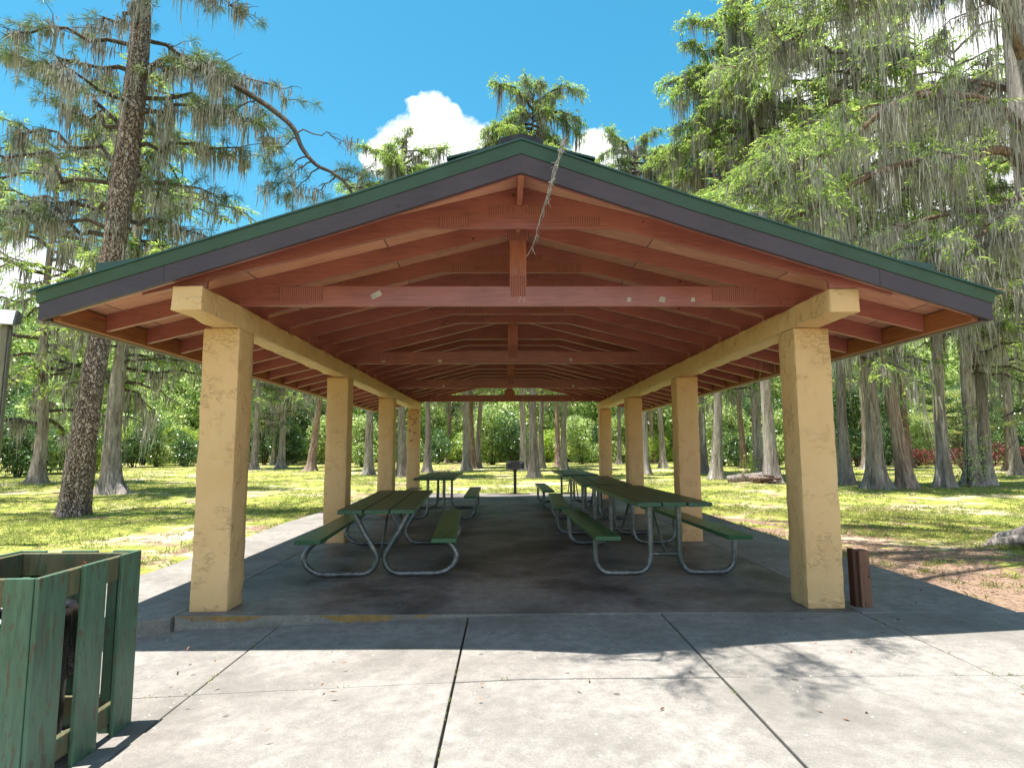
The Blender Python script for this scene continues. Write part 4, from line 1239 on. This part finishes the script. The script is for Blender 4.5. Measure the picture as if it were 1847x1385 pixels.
# ---- the leaning pine on the left
NP = np.random.default_rng(77)
pine = thing('pine_tree', 'tall leaning pine with plated bark and moss-hung boughs left of the shelter', 'tree', (-10.15, 14.44, gz(-10.15, 14.44)))
PB = Vector((-10.15, 14.44, 0.0))
K = 14.44 / 13.5
def pp(x, z, y=13.5): return ((x * K - PB.x), (y * K - PB.y), 1.42 + (z - 1.42) * K)
ppath = [pp(-9.49, -0.25), pp(-9.33, 1.8), pp(-9.16, 3.9), pp(-8.98, 5.95), pp(-8.84, 7.95), pp(-8.74, 9.5), pp(-8.70, 11.5), pp(-8.72, 14.0), pp(-8.75, 16.5)]
trunk_mesh('trunk', M['bark_pine'], ppath, [0.34, 0.275, 0.235, 0.25, 0.275, 0.26, 0.22, 0.15, 0.05], pine, 0.45, 0.7, 5, 2.0, 30, 0.12)
PP = np.array(ppath)
def pine_at(z): return np.array([np.interp(z, PP[:, 2], PP[:, 0]), np.interp(z, PP[:, 2], PP[:, 1]), z])
# boughs: (height, azimuth, rise, length, droop)
A = math.atan2
BO = [(6.7, R(180), 0.42, 3.6, 0.10), (7.0, R(200), 0.10, 2.6, 0.2), (7.4, R(165), 0.30, 3.4, 0.15), (7.9, R(185), 0.38, 3.6, 0.12), (8.7, R(172), 0.42, 3.4, 0.10), (9.4, R(160), 0.6, 2.6, 0.1), (9.6, R(190), 0.75, 2.8, 0.15),
      (7.2, R(10), -0.05, 2.2, 0.15), (8.2, R(0), 0.02, 2.4, 0.25), (9.0, R(8), 0.28, 2.8, 0.28), (9.9, R(-5), 0.25, 3.2, 0.35), (10.4, R(15), 0.18, 3.4, 0.40), (10.8, R(-20), 0.2, 3.0, 0.35), (11.2, R(0), 0.15, 3.9, 0.42),
      (11.0, R(180), 0.3, 3.2, 0.2), (11.6, R(200), 0.2, 2.8, 0.3), (12.0, R(60), 0.3, 2.6, 0.2), (12.4, R(-60), 0.3, 2.6, 0.3), (12.8, R(150), 0.3, 2.6, 0.2), (13.4, R(20), 0.3, 2.4, 0.3), (14.0, R(250), 0.3, 2.0, 0.3), (14.4, R(120), 0.4, 1.8, 0.3), (15.2, R(0), 0.5, 1.4, 0.2), (15.6, R(190), 0.5, 1.2, 0.2),
      (8.5, R(95), 0.2, 2.6, 0.2), (9.8, R(265), 0.25, 2.2, 0.3), (10.2, R(100), 0.3, 2.6, 0.3)]
lb = MB(); TO = []; TD = []; MS = []; MSL = []; TW = []
for (z, az, rise, L, dr) in BO:
    ln = branch_line(pine_at(z), az, rise, L, dr, 8)
    lb.tube(ln, [0.062 * (1 - 0.78 * i / 8) for i in range(9)], 7, False)
    P_, T_ = along(ln, int(5 + 4 * L), 0.2)
    for p, q in zip(P_, T_):
        tl_ = NP.uniform(0.35, 0.9)
        tw = branch_line(p, math.atan2(q[1], q[0]) + NP.normal() * 0.9, NP.uniform(-0.3, 0.5), tl_, NP.uniform(0, 0.5), 4)
        lb.tube(tw, [0.012, 0.010, 0.008, 0.006, 0.004], 4, False)
        if NP.random() < 0.62: TO.append(tw[-1]); TD.append(unit(tw[-1] - tw[-2]))
        if NP.random() < 0.28: TO.append(tw[2]); TD.append(unit(tw[3] - tw[2]))
        MS.append(tw[2]); MS.append(tw[1])
    TO.append(ln[-1]); TD.append(unit(ln[-1] - ln[-2]))
    P2, _ = along(ln, int(7 * L), 0.1); MS += list(P2)
    P3, _ = along(ln, int((4.5 if abs(az) < 0.6 and z > 8.5 else 2.2) * L), 0.2); MSL += list(P3)
main = [(-9.32, 14.42, 10.75), (-8.3, 14.1, 11.15), (-6.9, 13.9, 10.5), (-6.0, 13.9, 9.97), (-5.52, 13.9, 9.62), (-5.11, 13.9, 9.23), (-4.89, 13.9, 8.74), (-4.54, 13.9, 8.32), (-4.14, 13.9, 8.12), (-3.8, 13.9, 7.83), (-3.55, 13.95, 7.4)]
mainn = np.array([tuple(p) for p in smoothline([tuple(Vector(p) - PB) for p in main], 4)])
nm_ = len(mainn)
lb.tube(mainn, [0.085 * (1 - 0.70 * i / nm_) for i in range(nm_)], 8, False)
def side(i, ang, rise, L, dr, tufts=0.6, r=0.022):
    ln = branch_line(mainn[i], ang, rise, L, dr, 7)
    lb.tube(ln, [r * (1 - 0.8 * k / 7) for k in range(8)], 5, False)
    P_, T_ = along(ln, int(4 + 4 * L), 0.3)
    for p, q in zip(P_, T_):
        tw = branch_line(p, math.atan2(q[1], q[0]) + NP.normal() * 1.0, NP.uniform(-0.4, 0.6), NP.uniform(0.15, 0.45), NP.uniform(0, 0.6), 3)
        lb.tube(tw, [0.008, 0.006, 0.005, 0.003], 4, False)
        if NP.random() < tufts: TO.append(tw[-1]); TD.append(unit(tw[-1] - tw[-2]))
        if NP.random() < 0.7: MS.append(tw[1])
    if tufts > 0.2: TO.append(ln[-1]); TD.append(unit(ln[-1] - ln[-2]))
side(21, R(5), 0.28, 1.35, 0.42, 0.0); side(22, R(190), -0.5, 0.8, 0.4, 0.3); side(12, R(200), -0.4, 0.9, 0.5, 0.4); side(10, R(80), 0.1, 0.8, 0.3, 0.6)
side(26, R(185), -0.35, 0.9, 0.5, 0.7); side(27, R(200), -0.8, 0.7, 0.1, 0.5); side(29, R(170), -0.6, 0.8, 0.2, 0.7); side(32, R(30), 0.5, 0.4, 0.0, 0.8); side(33, R(185), -1.0, 0.6, 0.0, 0.5)
side(35, R(0), 0.6, 0.5, 0.0, 0.9); side(37, R(10), 0.25, 0.7, 0.3, 0.9); side(39, R(190), -0.5, 0.6, 0.2, 0.5); side(40, R(-10), 0.2, 0.6, 0.3, 0.9)
lb.build('boughs', M['bark_dark'], pine)
TO = np.array(TO); TD = np.array(TD)
def needles(TO, TD, n, L, w):
    idx = np.repeat(np.arange(len(TO)), n)
    d = unit(TD[idx] * 0.55 + rand_dirs(len(idx)) * 0.9)
    B = TO[idx] - TD[idx] * NP.uniform(0, 0.16, (len(idx), 1))
    return rhombi(B, d, perp(d), L * NP.uniform(0.7, 1.15, len(idx)), np.full(len(idx), w), 0.18)
quads_mesh('needle_tufts', needles(TO, TD, 60, 0.26, 0.011), M['pine_leaf'], pine)
quads_mesh('moss', np.concatenate([beards(np.array(MS), 7, 0.20, 0.75, 0.020, 0.06, 4, 0.10), beards(np.array(MSL), 9, 0.6, 1.7, 0.022, 0.07, 5, 0.05),
           beards(np.array([pine_at(z) + np.array([NP.normal() * 0.25, -0.15 + NP.normal() * .15, 0]) for z in np.linspace(6.2, 12, 46)]), 6, 0.3, 1.0, 0.02, 0.05)]), M['moss'], pine)

# ---- big cypress at the right edge: root in view, boughs hung with moss over the right half
NP = np.random.default_rng(79)
bigc = thing('cypress_tree', 'nearest cypress at the right edge, long boughs draped in grey moss', 'tree', (8.45, 9.15, gz(8.45, 9.15)), 0, GROVE)
BX = np.array([8.45, 9.15, 0.0])
trunk_mesh('trunk', M['bark_cyp'], [(0, 0, -0.25), (0.05, 0.0, 2), (0.12, 0.05, 5), (0.15, 0.1, 9), (0.1, 0.1, 14), (0.1, 0, 18)], [0.36, 0.33, 0.30, 0.25, 0.17, 0.05], bigc, 1.15, 0.8, 5, 2.6, 26)
mb = MB()
for a_, L_ in ((R(172), 1.0), (R(205), 0.9), (R(140), 0.8), (R(250), 0.9)):
    d = Vector((math.cos(a_), math.sin(a_), 0))
    mb.tube(smoothline([d * 0.30 + Vector((0, 0, 0.26)), d * 0.55 + Vector((0, 0, 0.12)), d * 0.8 + Vector((0, 0, 0.05)), d * L_ + Vector((0.05, 0.05, 0.03)), d * (L_ + 0.2) + Vector((0, 0, -0.05))], 4), [0.15, 0.14, 0.13, 0.12, 0.115, 0.11, 0.105, 0.1, 0.095, 0.09, 0.085, 0.08, 0.075, 0.07, 0.06, 0.05, 0.045], 9)
mb.build('root', M['bark_cyp'], bigc, smooth=True)
lb = MB(); FO = []; FD = []; MO = []; ML = []
def bough(pts, r, leaf=10, moss=11, sub=True, mlong=3.0):
    ln = smoothline([tuple(np.array(p) - BX) for p in pts], 5)
    m = len(ln)
    lb.tube(ln, [r * (1 - 0.75 * i / m) for i in range(m)], 8, False)
    a = np.array([tuple(p) for p in ln]); tot = np.sum(np.linalg.norm(np.diff(a, axis=0), axis=1))
    P_, T_ = along(a, int(leaf * tot * 0.7), 0.62)
    FO.append(P_ + NP.normal(size=P_.shape) * np.array([.16, .16, .10])); FD.append(unit(T_ + NP.normal(size=P_.shape) * 0.6))
    P_, _ = along(a, int(moss * tot), 0.12); MO.append(P_)
    P_, _ = along(a, int(mlong * tot), 0.1); ML.append(P_)
    if sub:
        P_, T_ = along(a, int(4.6 * tot), 0.12)
        for p, q in zip(P_, T_):
            L = NP.uniform(0.4, 1.6)
            tw = branch_line(p, math.atan2(q[1], q[0]) + NP.normal() * 0.8, NP.uniform(-0.25, 0.35), L, NP.uniform(0.1, 0.5), 6)
            lb.tube(tw, [0.016 * (1 - 0.8 * k / 6) + 0.002 for k in range(7)], 4, False)
            far = min(1.0, max(0.12, (BX[0] + 0.4 - (p[0] + BX[0])) / 4.2)) ** 1.3
            P2, T2 = along(tw, int(leaf * 1.6 * L * far) + 1, 0.3)
            FO.append(P2 + NP.normal(size=P2.shape) * 0.06); FD.append(unit(T2 + NP.normal(size=P2.shape) * 0.7))
            P2, _ = along(tw, int(moss * 0.8 * L) + 1, 0.05); MO.append(P2)
T0 = lambda z: (8.58, 9.2, z)
bough([T0(5.6), (8.0, 9.05, 6.15), (7.18, 8.9, 6.0), (6.0, 8.8, 5.78), (5.1, 8.7, 5.35), (4.45, 8.6, 4.95), (3.9, 8.5, 4.75)], 0.085)
bough([T0(6.0), (8.2, 9.0, 6.55), (7.5, 8.9, 6.95), (6.6, 8.9, 7.0), (5.9, 8.8, 6.7), (5.2, 8.7, 6.1), (4.3, 8.6, 5.6), (3.5, 8.5, 5.1)], 0.075)
bough([T0(4.6), (8.1, 8.9, 5.3), (7.4, 8.7, 4.95), (6.9, 8.6, 4.2), (6.5, 8.5, 3.6)], 0.05, 7, 13)
bough([T0(4.0), (8.0, 8.8, 4.7), (7.3, 8.5, 4.5), (6.5, 8.3, 4.35), (5.9, 8.2, 4.4)], 0.04, 8, 13)
bough([T0(3.6), (8.0, 9.4, 4.0), (7.2, 9.8, 3.9), (6.6, 10.2, 3.5)], 0.04, 8, 12)
bough([T0(6.8), (7.9, 10.0, 7.6), (6.9, 10.8, 7.8), (5.8, 11.4, 7.3), (5.2, 11.8, 6.8)], 0.06)
bough([T0(7.6), (7.7, 8.7, 8.6), (6.6, 8.4, 8.8), (5.6, 8.2, 8.4), (4.9, 8.0, 7.8)], 0.065)
bough([T0(8.6), (7.9, 9.8, 9.6), (6.9, 10.5, 9.9), (5.7, 11.0, 9.5), (4.9, 11.4, 9.0)], 0.065)
bough([T0(9.2), (8.0, 8.8, 10.2), (7.0, 8.5, 10.6), (6.0, 8.2, 10.4)], 0.06)
bough([T0(5.2), (8.3, 10.0, 5.6), (7.9, 11.2, 5.8), (7.3, 12.4, 5.6), (6.7, 13.2, 5.0)], 0.055, 9, 12)
bough([T0(7.2), (8.4, 10.4, 8.2), (8.0, 12.0, 8.6), (7.2, 13.2, 8.3)], 0.055)
bough([T0(10.5), (8.0, 9.8, 11.5), (7.1, 10.2, 12.0), (6.2, 10.4, 11.8)], 0.05)
bough([T0(11.5), (9.2, 9.0, 12.5), (10.2, 9.0, 13)], 0.05); bough([T0(8.0), (9.4, 9.4, 9.0), (10.4, 9.6, 9.4)], 0.06); bough([T0(13), (8.2, 9.6, 14), (7.4, 10, 14.4)], 0.04); bough([T0(14.5), (8.9, 9.0, 15.4), (9.2, 8.8, 16)], 0.04)
bough([T0(9.0), (7.2, 8.6, 9.9), (5.0, 7.6, 9.7), (3.0, 6.7, 9.0), (1.7, 5.7, 8.0), (0.8, 5.0, 7.2), (0.2, 4.65, 6.7)], 0.07, 7, 4, True, 0.4)
lb.build('limbs', M['bark_limb'], bigc)
quads_mesh('crown', feathers(np.concatenate(FO), np.concatenate(FD), 8, 0.36, 0.115, 0.017, 0.3), M['cyp_leaf'], bigc)
quads_mesh('moss', np.concatenate([beards(np.concatenate(MO), 8, 0.15, 0.9, 0.012, 0.06, 4, 0.09), beards(np.concatenate(ML), 20, 0.7, 2.2, 0.012, 0.07, 5, 0.045)]), M['moss'], bigc)

# ---- shrubs, palmettos, backing wood
def shrub_proto(seed, matn, R0, H, leaf, per, name='shrub'):
    global NP
    NP = np.random.default_rng(seed)
    t = thing(name, 'shrub', 'shrub')
    k = 13
    cs = []; rs = []
    for i in range(k):
        a = NP.uniform(0, 2 * math.pi); rr = R0 * NP.uniform(0.1, 0.8); z = NP.uniform(0.18, 0.88) * H
        s = NP.uniform(0.28, 0.5) * R0 * (1.1 - 0.4 * z / H)
        cs.append((rr * math.cos(a), rr * math.sin(a), z)); rs.append(s)
    quads_mesh('foliage', leaf_blob(cs, rs, per, leaf), M[matn], t)
    mb_ = MB()
    for c in cs[:8]:
        mb_.tube(smoothline([(c[0] * 0.1, c[1] * 0.1, -0.1), (c[0] * 0.4, c[1] * 0.4, c[2] * 0.5), c], 3), [0.05, 0.045, 0.04, 0.032, 0.025, 0.018, 0.012], 5, False)
    mb_.build('stems', M['bark_dark'], t)
    return t
SP = {'dark': shrub_proto(201, 'bush_dark', 2.6, 4.4, 0.21, 640), 'mid': shrub_proto(202, 'bush_mid', 2.6, 4.8, 0.20, 640), 'lime': shrub_proto(203, 'bush_lime', 2.2, 3.6, 0.17, 700),
      'tall': shrub_proto(204, 'bush_mid', 3.2, 8.5, 0.24, 560), 'talldark': shrub_proto(205, 'bush_dark', 3.2, 8.0, 0.25, 560), 'red': shrub_proto(206, 'bush_red', 1.5, 1.9, 0.16, 620)}
sused = {k: False for k in SP}
def shrub(kind, u, y, s, label, sz=1.0):
    x = (u - 911) / 1087 * y
    t = SP[kind] if not sused[kind] else copy_tree(SP[kind])
    sused[kind] = True
    t.location = (x, y, gz(x, y) - 0.03); t.scale = (s, s, s * sz); t.rotation_euler = (0, 0, rnd.uniform(0, 6.28))
    t['label'] = label; t['group'] = 'shrubs of the thicket behind the lawn'
rnd.seed(31)
SH = [
 ('dark', -40, 33, 1.0, 'dark glossy shrub at the foot of the lamp post, past the left edge'), ('dark', 45, 35, 0.9, 'low dark glossy shrub just right of the lamp post'), ('mid', 95, 39, 1.0, 'mid green shrub between the lamp post and the pine'),
 ('dark', 150, 41, 0.9, 'dark glossy shrub behind the pine trunk'), ('lime', 183, 44, 1.0, 'yellow-green shrub between pine and grey cypress'), ('talldark', 60, 46, 0.9, 'tall dark shrub mass behind the lamp post'),
 ('tall', 130, 50, 0.9, 'tall mid green shrub above the left dark bushes'), ('dark', 250, 50, 0.95, 'dark shrub right of the fluted grey cypress'), ('mid', 290, 52, 1.0, 'mid green leafy shrub left of the front column'),
 ('tall', 265, 58, 1.0, 'tall leafy shrub behind the grey cypress'), ('lime', 335, 57, 1.1, 'yellow-green shrub touching the left front column'), ('dark', 340, 53, 0.75, 'round dark shrub at the lawn edge by the left front column'),
 ('talldark', 480, 60, 1.0, 'tall dark shrub right of the left front column'), ('dark', 520, 58, 1.0, 'dark shrub behind the split-footed cypress'), ('mid', 600, 60, 1.0, 'mid green shrub right of the russet leaning cypress'),
 ('talldark', 565, 64, 1.0, 'tall dark shrub behind the russet leaning cypress'), ('mid', 655, 50, 0.9, 'mid green shrub left of the third left column'), ('talldark', 690, 58, 1.0, 'tall dark shrub behind the third left column'),
 ('dark', 790, 60, 0.8, 'round dark shrub right of the fourth left column'), ('lime', 828, 64, 0.9, 'yellow-green shrub left of the trio of trunks'), ('tall', 800, 70, 1.0, 'tall leafy shrub over the rear left table'),
 ('mid', 890, 57, 1.15, 'flowering-looking mid green shrub left of the grill'), ('dark', 925, 56, 1.1, 'dark leafy shrub right behind the grill'), ('tall', 905, 66, 1.0, 'tall leafy shrub above the grill'),
 ('lime', 985, 62, 1.0, 'yellow-green shrub right of the nearest trunk by the grill'), ('mid', 1050, 57, 0.95, 'mid green shrub over the farthest table'), ('dark', 1065, 63, 1.0, 'dark shrub left of the far right column'),
 ('tall', 1020, 70, 1.0, 'tall leafy shrub behind the pair of trunks'), ('mid', 1120, 62, 1.0, 'mid green shrub between the far right columns'), ('talldark', 1135, 68, 0.9, 'tall dark shrub between the far right columns'),
 ('lime', 1180, 60, 0.9, 'yellow-green shrub right of the third right column'), ('tall', 1190, 68, 1.0, 'tall leafy shrub left of the second right column'), ('mid', 1300, 50, 1.05, 'bright rounded shrub behind the smooth pale trunk'),
 ('dark', 1325, 49, 0.8, 'dark rounded shrub left of the twin trunks'), ('tall', 1290, 60, 1.0, 'tall leafy shrub right of the second right column'), ('mid', 1400, 52, 1.0, 'mid green shrub behind the stout grey cypress'),
 ('talldark', 1360, 60, 1.0, 'tall dark shrub behind the twin trunks'), ('talldark', 1470, 56, 1.0, 'tall dark shrub behind the right front column'), ('talldark', 1545, 49, 1.0, 'tall shaded shrub left of the thickest trunk'),
 ('dark', 1600, 52, 1.0, 'shaded dark shrub between the thickest and the leaning trunk'), ('mid', 1650, 55, 0.9, 'mid green shrub above the red shrubs'), ('talldark', 1700, 57, 1.0, 'tall dark shrub behind the straight trunk on the right'),
 ('tall', 1660, 60, 1.0, 'tall leafy shrub over the crimson row'), ('talldark', 1780, 55, 1.0, 'tall dark shrub behind the double-footed clump'), ('dark', 1835, 48, 1.0, 'dark shrub at the right edge of the thicket'), ('tall', 1860, 56, 1.0, 'tall leafy shrub at the right edge of the thicket'),
 ('red', 1655, 50, 0.75, 'crimson shrub left of the straight trunk on the right'), ('red', 1690, 51, 0.7, 'crimson shrub directly behind the straight trunk on the right'), ('red', 1735, 49, 0.75, 'crimson shrub left of the double-footed clump'),
 ('red', 1795, 47, 0.95, 'largest crimson shrub, right of the double-footed clump'), ('red', 1845, 42, 0.8, 'crimson shrub at the right edge of the photo'), ('red', 1548, 52, 0.6, 'small crimson shrub left of the thickest trunk'),
]
for s_ in SH: shrub(*s_)
# shoots sprouting at the double-footed cypress
def near_shrub(u, y, matn, R0, H, label, leaf=0.09, per=900):
    global NP
    NP = np.random.default_rng(int(u))
    x = (u - 911) / 1087 * y
    t = thing('shrub', label, 'shrub', (x, y, gz(x, y)))
    cs = [(NP.normal() * R0 * 0.5, NP.normal() * R0 * 0.4, H * (i + 0.5) / 9) for i in range(9)]
    quads_mesh('foliage', leaf_blob(cs, [R0 * 0.5] * 9, per, leaf), M[matn], t)
    mb_ = MB()
    for c in cs[1::2]: mb_.tube([(0, 0, 0), (c[0] * .5, c[1] * .5, c[2] * .6), c], [0.02, 0.015, 0.008], 5, False)
    mb_.build('stems', M['bark_dark'], t)
near_shrub(1742, 23.0, 'bush_mid', 0.75, 3.4, 'slender green shoots sprouting beside the double-footed cypress')
near_shrub(1350, 31.2, 'bush_lime', 0.5, 1.1, 'small yellow-green sprout at the foot of the twin trunks')

# palmetto fans
def palmetto(u, y, h, label, n=9, fr=0.75):
    global NP
    NP = np.random.default_rng(int(u) + 7)
    x = (u - 911) / 1087 * y
    t = thing('palmetto', label, 'palm', (x, y, gz(x, y)))
    st = MB(); Q = []
    for i in range(n):
        a = 2 * math.pi * i / n + NP.uniform(-.3, .3); el = NP.uniform(0.3, 1.0)
        tip = Vector((math.cos(a) * h * 0.55 * (1.3 - el), math.sin(a) * h * 0.55 * (1.3 - el), h * (0.45 + 0.5 * el)))
        st.tube([(0, 0, 0.1), tip * 0.6 + Vector((0, 0, 0.1)), tip], [0.03, 0.02, 0.012], 5, False)
        out = Vector((math.cos(a), math.sin(a), 0.35)).normalized(); sd = out.cross(Vector((0, 0, 1))).normalized(); upv = sd.cross(out)
        m = 22
        for k in range(m):
            b = (k / (m - 1) - 0.5) * R(250)
            d = (out * math.cos(b) + sd * math.sin(b) + upv * 0.12).normalized()
            Q.append((tuple(tip), tuple(d), tuple(d.cross(upv).normalized())))
    st.build('stalks', M['bark_limb'], t)
    for k in range(n):
        q_ = Q[k * 22:(k + 1) * 22]
        B = np.array([q[0] for q in q_]); d = np.array([q[1] for q in q_]); w = np.array([q[2] for q in q_])
        quads_mesh('fan', rhombi(B, d, w, fr * NP.uniform(0.8, 1.1, len(q_)), np.full(len(q_), 0.055), 0.22), M['palm_leaf'], t)
palmetto(1778, 30, 3.4, 'sunlit palmetto with yellowing fans right of the double-footed cypress', 10, 0.95)
palmetto(1735, 36, 5.2, 'tall palmetto behind the straight trunk on the right', 11, 1.2)
palmetto(1690, 40, 4.4, 'palmetto above the crimson row, left of the straight trunk', 9, 1.1)

# backing wood, one mass
NP = np.random.default_rng(301)
n = 640
th_ = NP.uniform(-0.95, 0.95, n)
yy = NP.uniform(66, 88, n)
cs = np.stack([th_ * yy, yy, NP.uniform(0.5, 1.0, n) ** 0.6 * 0 + NP.uniform(0.02, 1.0, n) * (13.0 + 3.0 * np.clip((th_ - 0.15) / 0.35, 0, 1) + 6.0 * np.clip((-0.55 - th_) / 0.2, 0, 1))], 1)
rs = NP.uniform(1.6, 3.2, n)
wood_ = quads_mesh('far_woodland', leaf_blob(cs, rs, 62, 0.62, 0.5), M['bush_mid'])
tag(wood_, kind='stuff')
NP = np.random.default_rng(302)
n = 420
th_ = NP.uniform(-1.0, 1.0, n); yy = NP.uniform(84, 100, n)
cs = np.stack([th_ * yy, yy, NP.uniform(0.5, 16.0, n)], 1)
tag(quads_mesh('far_woodland_shade', leaf_blob(cs, NP.uniform(2.5, 4.5, n), 34, 0.9, 0.5), M['bush_dark']), kind='stuff')

# fallen branches round the stout cypress: log heap
lg = thing('log_pile', 'small heap of cut logs and bark at the foot of the stout grey cypress', 'log pile', (11.0, 25.6, gz(11, 25.6)))
rnd.seed(5)
for i in range(11):
    L = rnd.uniform(0.5, 0.95); a = rnd.uniform(-0.5, 0.5) + (0 if i % 2 else 1.2); r_ = rnd.uniform(0.05, 0.085)
    x = rnd.uniform(-0.42, 0.42); z = r_ + (i // 5) * 0.13; y = rnd.uniform(-0.3, 0.3)
    d = Vector((math.cos(a), math.sin(a), rnd.uniform(-0.1, 0.1))) * L / 2
    c_ = Vector((x * (1 - 0.3 * (i // 5)), y, z))
    m_ = MB(); m_.tube([c_ - d, c_ + Vector((0, 0, .01)), c_ + d], [r_, r_ * 1.05, r_ * 0.95], 9); m_.build('log', M['bark_limb'] if i % 3 else M['bark_red'], lg, smooth=True, sharp=50)
dl = thing('fallen_log', 'pale weathered fallen log lying left of the log heap', 'log', (10.75, 26.6, gz(10.75, 26.6)))
m_ = MB(); m_.tube(smoothline([(-0.9, 0.3, 0.12), (-0.4, 0.1, 0.2), (0.1, 0, 0.25), (0.5, -0.1, 0.3)], 4), 0.17, 10); m_.build('log', M['bark_cyp'], dl, smooth=True, sharp=50)
m_ = MB(); m_.tube(smoothline([(-0.3, 0.1, 0.2), (-0.35, -0.1, 0.4), (-0.2, -0.2, 0.62)], 4), [0.07, .065, .06, .055, .05, .045, .04, .03, .02], 8); m_.build('stub', M['bark_cyp'], dl, smooth=True)

# ---- grass and litter
NP = np.random.default_rng(401)
def in_paved(x, y):
    return ((x > -4.3) & (x < 4.5) & (y > 2) & (y < 19.6)) | ((y < 6.2) & (x < -4.0) & (x > -8)) | ((y < 5.4) & (y > -1.5) & (x > -7.5) & (x < 8.2))
def tufts(n, ylo, yhi, blades, h, w):
    y = ylo + (yhi - ylo) * NP.uniform(0, 1, n) ** 0.75
    x = NP.uniform(-1, 1, n) * (0.92 * y + 1.5)
    keep = ~in_paved(x, y)
    x, y = x[keep], y[keep]
    val = np.array([mnoise.noise(Vector((a * 0.42, b * 0.42, 7.7))) + 0.6 * mnoise.noise(Vector((a * 1.5, b * 1.5, 2.2))) for a, b in zip(x, y)])
    bare = (x > 3.6) & (x < 6.8) & (y < 10)
    keep = val + NP.normal(size=len(x)) * 0.12 > np.where(bare, 0.38, -0.08)
    x, y = x[keep], y[keep]
    z = np.array([gz(a, b) for a, b in zip(x, y)]) - 0.012
    idx = np.repeat(np.arange(len(x)), blades)
    B = np.stack([x, y, z], 1)[idx] + NP.normal(size=(len(idx), 3)) * np.array([0.035, 0.035, 0])
    d = rand_dirs(len(idx), 1.6); d[:, 2] = np.abs(d[:, 2])
    return rhombi(B, d, perp(d), h * NP.uniform(0.5, 1.3, len(idx)), np.full(len(idx), w), 0.25)
def joint_weeds():
    pts = []
    for x in (-3.60, -1.945, -0.322, 1.350, 3.085):
        for c in range(5):
            y0 = NP.uniform(2.4, 5.3)
            for q in range(int(NP.uniform(3, 16))): pts.append((x + NP.normal() * 0.004, y0 + NP.normal() * 0.03, walk_z(x) - 0.012))
    for c in range(16):
        x0 = NP.uniform(-3.2, 4.5)
        for q in range(int(NP.uniform(3, 12))): 
            x = x0 + NP.normal() * 0.03; pts.append((x, 3.93 + NP.normal() * 0.004, walk_z(x) - 0.012))
    B = np.array(pts); d = rand_dirs(len(B), 1.0); d[:, 2] = np.abs(d[:, 2])
    return rhombi(B, d, perp(d), 0.035 * NP.uniform(0.5, 1.4, len(B)), np.full(len(B), 0.005), 0.3)
V = np.concatenate([joint_weeds(), tufts(42000, 4.5, 16, 6, 0.085, 0.009), tufts(42000, 14, 34, 5, 0.095, 0.016), tufts(20000, 30, 62, 4, 0.11, 0.035)])
tag(quads_mesh('grass', V, M['blade']), kind='stuff')
def clumps(n, ylo, yhi):
    y = NP.uniform(ylo, yhi, n); x = NP.uniform(-1, 1, n) * (0.92 * y + 1.5)
    k = ~in_paved(x, y); x, y = x[k], y[k]
    z = np.array([gz(a, b) for a, b in zip(x, y)]) - 0.01
    m = NP.integers(14, 60, len(x)); idx = np.repeat(np.arange(len(x)), m)
    B = np.stack([x, y, z], 1)[idx] + NP.normal(size=(len(idx), 3)) * np.array([0.06, 0.06, 0])
    d = rand_dirs(len(idx), 1.0); d[:, 2] = np.abs(d[:, 2])
    return rhombi(B, d, perp(d), (0.15 * NP.uniform(0.5, 1.3, len(x)))[idx] * NP.uniform(0.5, 1.1, len(idx)), np.full(len(idx), 0.011), 0.3)
tag(quads_mesh('grass_clumps', clumps(1100, 4.5, 26), M['blade']), kind='stuff')
# fallen leaves and needles
def litter(n, x0, x1, y0, y1, L, W, z):
    x = NP.uniform(x0, x1, n); y = NP.uniform(y0, y1, n)
    B = np.stack([x, y, z if hasattr(z, '__len__') else np.full(n, z)], 1)
    d = rand_dirs(n); d[:, 2] = np.abs(d[:, 2]) * 0.12; d = unit(d)
    w = unit(np.cross(d, np.array([0, 0, 1.0]) + NP.normal(size=(n, 3)) * 0.25))
    return rhombi(B, d, w, L * NP.uniform(0.5, 1.3, n), W * NP.uniform(0.6, 1.2, n), 0.0)
V = np.concatenate([litter(9000, 4.35, 9.5, 5.0, 15, 0.12, 0.006, -0.06), litter(1500, 4.4, 8.5, 5.0, 12, 0.05, 0.025, -0.055),
                    litter(1300, -6.5, -4.3, 6.3, 16, 0.11, 0.006, -0.06)])
tag(quads_mesh('pine_straw', V, M['litter']), kind='stuff')
V = np.concatenate([litter(60, -3, 4.5, 3.2, 5.35, 0.045, 0.016, 0.003), litter(90, 3.2, 4.4, 5.4, 14, 0.045, 0.014, 0.004), litter(110, 4.0, 7.0, 3.88, 3.98, 0.07, 0.012, 0.003), litter(60, -2.6, 3.0, 5.5, 12, 0.03, 0.012, 0.004)])
tag(quads_mesh('leaf_litter', V, M['litter']), kind='stuff')
